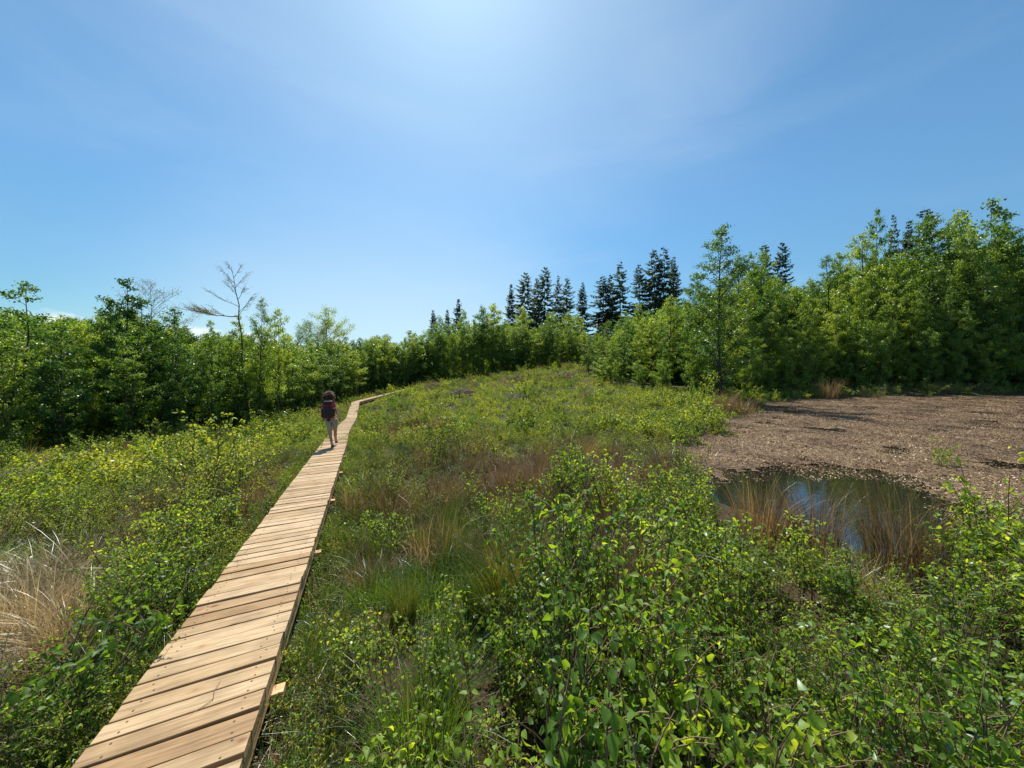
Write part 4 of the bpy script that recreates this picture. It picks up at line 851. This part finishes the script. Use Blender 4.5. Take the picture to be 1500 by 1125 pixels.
pk.location = hk.location; pk.scale = hk.scale
rbox((-.10, -.17, 1.10), (.29, .17, .44), .055, M['pack_red'], 'main_bag', pk, .12)
rbox((-.10, -.265, 1.07), (.22, .07, .33), .03, M['pack_black'], 'front_pocket', pk, .1)
rbox((-.10, -.20, 1.345), (.25, .19, .10), .04, M['pack_black'], 'lid', pk)
for sx in (-1, 1): rbox((-.10 + sx * .155, -.17, 1.05), (.045, .13, .24), .02, M['pack_black'], 'side_pocket', pk)
for sx in (-1, 1):
    t = np.linspace(0, 1, 12); an = t * math.pi; pts = np.c_[-.10 + sx * (.105 + .03 * np.sin(an)), -.09 + .20 * np.sin(an) + .02, 1.36 - .34 * t + .07 * np.sin(an)]
    link('strap', MB().tubes([(pts, np.full(12, .020))], 6).mesh('strap', M['pack_black'], smooth=True), pk)
rbox((-.09, -.135, .83), (.07, .03, .09), .01, M['pack_black'], 'dangling_pouch', pk)

# ------------------------------------------------------------------ brush piles, clods, loose stalk
def brush(n, rx, ry, h, mat, name, thick=.012):
    b = MB()
    for k in range(n):
        a = RNG.uniform(0, 6.28); c = np.array([RNG.normal() * rx * .5, RNG.normal() * ry * .5, 0]); q = math.exp(-(c[0] / rx) ** 2 - (c[1] / ry) ** 2); c[2] = RNG.uniform(0, h * q)
        l = RNG.uniform(.4, 1.5); d = np.array([math.cos(a), math.sin(a), RNG.normal() * .22]); p = poly(c - d * l / 2, c + d * l / 2, 5, .03); b.tubes([(p, thick * RNG.uniform(.3, 1.2) * (1 - np.linspace(0, 1, 5) * .7))], 4)
    return b.mesh(name, mat)
for px, py, n, rx, ry, h, t, lb in [(678, 577, 420, 1.8, 1.0, .9, .03, 'grey heap of cut branches on the slope nearest the end of the boardwalk'), (640, 564, 420, 2.2, 1.2, .8, .03, 'long grey heap of cut branches where the boardwalk ends'), (756, 556, 240, 1., .7, .9, .03, 'small dark heap of brushwood halfway up the hill'), (830, 549, 300, 1.8, .9, .8, .03, 'grey heap of branches at the top of the hill beside the right thicket'), (770, 580, 200, 1.4, .8, .45, .025, 'flat scatter of branches low on the hill'), (60, 700, 420, 1.5, .9, .4, .018, 'pale flattened brushwood at the left in front of the dark wood')]:
    x_, y_, z_ = hit(px, py + 4); tag(link('brush_pile', brush(n, rx, ry, h, M['deadwood'], 'brush_pile', t), None, (x_, y_, z_)), lb, 'brush pile', 'heaps of cut branches')
M['peat'] = noise_mat('torn_peat', [(.3, (.03, .014, .008)), (.5, (.11, .05, .03)), (.7, (.26, .19, .12))], 14, rough=.95, bump=1., bdist=.03)
def clod(s, name, seed):
    bm = bmesh.new(); bmesh.ops.create_icosphere(bm, subdivisions=5, radius=1)
    for v in bm.verts:
        n_ = mnoise.fractal(v.co * 1.6 + Vector((seed, 0, 0)), 1.0, 2.0, 6); v.co = Vector((v.co.x * s[0], v.co.y * s[1], v.co.z * s[2])) * (1 + .38 * n_)
    me = bpy.data.meshes.new(name); bm.to_mesh(me); bm.free(); me.materials.append(M['peat']); me.polygons.foreach_set('use_smooth', np.ones(len(me.polygons), bool)); return me
def ground_at(px, py, dz=0.):
    x_, y_, z_ = hit(px, py); return (x_, y_, z_ + dz)
for px, py, s, sd, lb in [(112, 1105, (.22, .17, .15), 1, 'torn brown peat clod beside the near left edge of the boardwalk'), (540, 925, (.28, .2, .07), 5, 'low mound of bare peat and dead litter right of the boardwalk'), (440, 1085, (.16, .18, .08), 9, 'bare peat lump at the near right foot of the boardwalk')]:
    o = link('peat_clod', clod(s, 'peat_clod', sd), None, ground_at(px, py, .02)); tag(o, lb, 'peat clod')
    b = MB(); n = 60; p0 = RNG.normal(size=(n, 3)) * np.array(s) * [.7, .7, .1] + [0, 0, s[2] * .8]; d = RNG.normal(size=(n, 3)) * [.16, .16, .02]
    b.blades(p0, p0 + d, d * .4 + [0, 0, .03], .005, 4); link('dead_roots', b.mesh('dead_roots', M['straw']), o)
x0, y0 = -1.62, 1.75
def deckz(y): return float(np.interp(y, PA[:, 1], PA[:, 2])) + .012
sy = 1.79 * F / (1030 - 565); sx0 = (308 - 750) / F * sy
pts = np.array([(sx0 + a, sy + b, deckz(sy + b) + c) for a, b, c in ((-.055, .13, .002), (-.03, .06, .008), (.012, .005, .006), (-.02, -.06, .004), (-.055, -.13, .002))])
tag(link('dry_stalk', MB().tubes([(pts, [.0012, .0017, .002, .0017, .001])], 5).mesh('dry_stalk', M['twig'])), 'thin bent dry stalk lying across the near planks', 'stalk')

# ------------------------------------------------------------------ plants that stand out singly
def shrub_thing(meshes, name, parts):
    pass
SAP = [sapling(1.0, 5, 400, .044, None, 1, .32, branchy=8) for _ in range(6)]
SAP = [(a.mesh('stem', M['twig']), b.mesh('foliage', M['leaf_young'])) for a, b in SAP]
def sap(px, py, top, Y, k, label, group='young birches standing above the undergrowth', name='birch_sapling'):
    x_ = (px - 750) / F * Y; z_ = g1(x_, Y); h = max(.35, EYE + (HY - top) / F * Y - z_)
    e = empty(name, (x_, Y, z_ - .03), RNG.uniform(0, 6.28)); w = h ** .55; e.scale = (w, w, h); st_m, lf_m = SAP[k % 6]
    link('stem', st_m, e); link('foliage', lf_m, e); tag(e, label, 'sapling', group); return e
for k, (px, top, Y, lb) in enumerate([
    (795, 812, 2.2, 'leafy young birch left of the centre foreground with two shoots sticking up'), (765, 838, 2.35, 'shorter young birch shoot just left of the two tall shoots'), (905, 850, 1.75, 'dense young birch in the middle foreground'),
    (900, 905, 1.2, 'large leaved sapling with reddish tips in the nearest foreground'), (800, 960, 1.1, 'large leaved sapling drooping beside the rushes in the nearest foreground'), (1050, 955, 1.25, 'near sapling right of the reddish tipped one'), (1170, 985, 1.3, 'near sapling in the right half of the bottom edge'),
    (1480, 650, 3.0, 'tallest leafy sapling at the right edge of the photo over the pond'), (1440, 700, 3.3, 'leafy sapling leaning over the pond left of the tallest one'), (1385, 640, 8.5, 'small twiggy sapling growing out of the pond litter'),
    (1010, 640, 5.6, 'yellow green young birch on the left bank of the pond'), (960, 665, 4.9, 'yellow green young birch left of the pond bank one'), (925, 690, 4.2, 'bright young birch between brown rushes left of the pond'), (1030, 735, 3.2, 'bright young birch at the near left corner of the pond'), (1090, 770, 2.9, 'bright young birch in front of the open water, left side'), (1180, 745, 3.4, 'thin young birch shoot in front of the middle of the open water'), (1260, 790, 2.9, 'young birch in front of the rush clumps at the open water'),
    (705, 720, 4.6, 'small dark leaved birch between the rushes right of the boardwalk'), (870, 755, 3.7, 'pale young birch among the rushes in the middle'), (740, 740, 4.4, 'young birch with shining leaves right beside the small dark leaved one'),
    (342, 700, 4.6, 'upright young birch with a bent top left of the boardwalk'), (215, 805, 2.9, 'leafy young birch in the thicket left of the boardwalk'), (300, 790, 3.1, 'leafy young birch closest to the left edge of the boardwalk'), (110, 955, 2.0, 'leafy sapling low in the left foreground'), (30, 1010, 1.9, 'leafy sapling in the bottom left corner'),
    (12, 615, 11.5, 'sapling at the left edge in front of the dark wood'), (125, 630, 12.3, 'sapling with flat spreading sprays in front of the dark wood'), (205, 622, 13.2, 'thin pale twiggy sapling in front of the dark wood'), (375, 600, 17, 'small sapling at the end of the dark wood'), (265, 630, 14, 'tiny sapling right of the thin pale twiggy one'),
    (1290, 880, 2.1, 'full leafy sapling low in front of the largest rush clump'), (1350, 905, 1.9, 'leafy sapling in the right foreground below the pale rush clump'), (1420, 870, 2.1, 'leafy sapling near the right edge below the tallest one'), (1470, 930, 1.7, 'large leaved sapling near the bottom right corner'),
    (1390, 985, 1.45, 'broad leafy sapling right of centre at the bottom edge'), (1250, 930, 1.7, 'dense sapling between the bottom edge and the rush clumps'), (1490, 1010, 1.4, 'leafy sapling filling the bottom right corner'), (1130, 880, 1.95, 'dense sapling below the short brown rush clump'), (970, 880, 2.0, 'sapling beside the reddish brown rush clump'), (740, 1030, 1.35, 'small near sapling leaning over the bright green grass'),
    (505, 935, 2.5, 'low spreading sapling right of the boardwalk above bare peat'), (1040, 540, 19.5, 'bushy young birch on the far left bank of the pond'), (1015, 552, 18, 'smaller bushy young birch left of the far bank one'), (755, 605, 13.5, 'young birch standing out on the slope in the middle')]):
    sap(px, 0, top, Y, k, lb)
TG = [tuft(340, 1.0, .24, .006, 'rush_brown', .55, 6, curl=.12).mesh('rush_tussock', M['rush_brown']) for _ in range(3)]
TGr = [tuft(520, .9, .16, .005, 'rush_green', .6, 6, curl=.15).mesh('rush_tussock', M['rush_green']) for _ in range(2)]
TGg = [tuft(700, .6, .2, .005, 'grass', .9, 6, curl=.2).mesh('grass_tussock', M['grass']) for _ in range(2)]
TS = [tuft(330, .75, .22, .007, 'straw', 1.2, 6, curl=.05).mesh('straw_tussock', M['straw']) for _ in range(2)]
for nm, ml, px, top, base, lb in [
    ('rush_tussock', TG[0], 1115, 690, 800, 'brown rush clump at the left of the open water'), ('rush_tussock', TG[1], 1195, 700, 815, 'thin brown rush clump before the middle of the open water'), ('rush_tussock', TG[2], 1320, 685, 850, 'largest brown rush clump standing in the right of the open water'), ('rush_tussock', TG[1], 1385, 745, 870, 'pale brown rush clump right of the largest one'),
    ('rush_tussock', TG[0], 1155, 715, 800, 'short brown rush clump between two others at the water'), ('rush_tussock', TG[0], 750, 660, 735, 'brown rush clump with bleached stalks in the middle distance'), ('rush_tussock', TG[2], 930, 770, 930, 'reddish brown rush clump between the saplings in the middle'), ('rush_tussock', TGr[0], 590, 810, 915, 'dark green rush tussock rising from the fresh grass right of the boardwalk'),
    ('rush_tussock', TGr[1], 745, 745, 900, 'tall dark green rush clump in the middle foreground'), ('rush_tussock', TGr[0], 700, 790, 905, 'dark green rush clump left of the tall one'), ('rush_tussock', TG[1], 1062, 570, 612, 'brown tussock on the far left bank of the pond'), ('rush_tussock', TG[2], 1215, 550, 588, 'dry bent tussock in the shade behind the pond'),
    ('grass_tussock', TGg[0], 545, 830, 900, 'fine green grass tussock with bent tips right of the boardwalk'), ('grass_tussock', TGg[1], 610, 1000, 1150, 'bright green grass tussock at the bottom edge'), ('straw_tussock', TS[0], 60, 800, 930, 'bleached dry grass tussock at the left edge'), ('straw_tussock', TS[1], 5, 830, 960, 'bleached dry grass tussock cut by the left edge of the photo'), ('straw_tussock', TS[0], 110, 830, 950, 'smaller dry grass tussock leaning right into the saplings')]:
    x_, y_, z_ = hit(px, base); hgt = (base - top) / F * y_; o = link(nm, ml, None, (x_, y_, z_)); o.rotation_euler = (0, 0, RNG.uniform(0, 6.28)); k = hgt / {'rush_tussock': .95, 'grass_tussock': .55, 'straw_tussock': .8}[nm]; o.scale = (k, k, k)
    tag(o, lb, 'tussock', 'rush and grass tussocks')
print('trees', ntree)
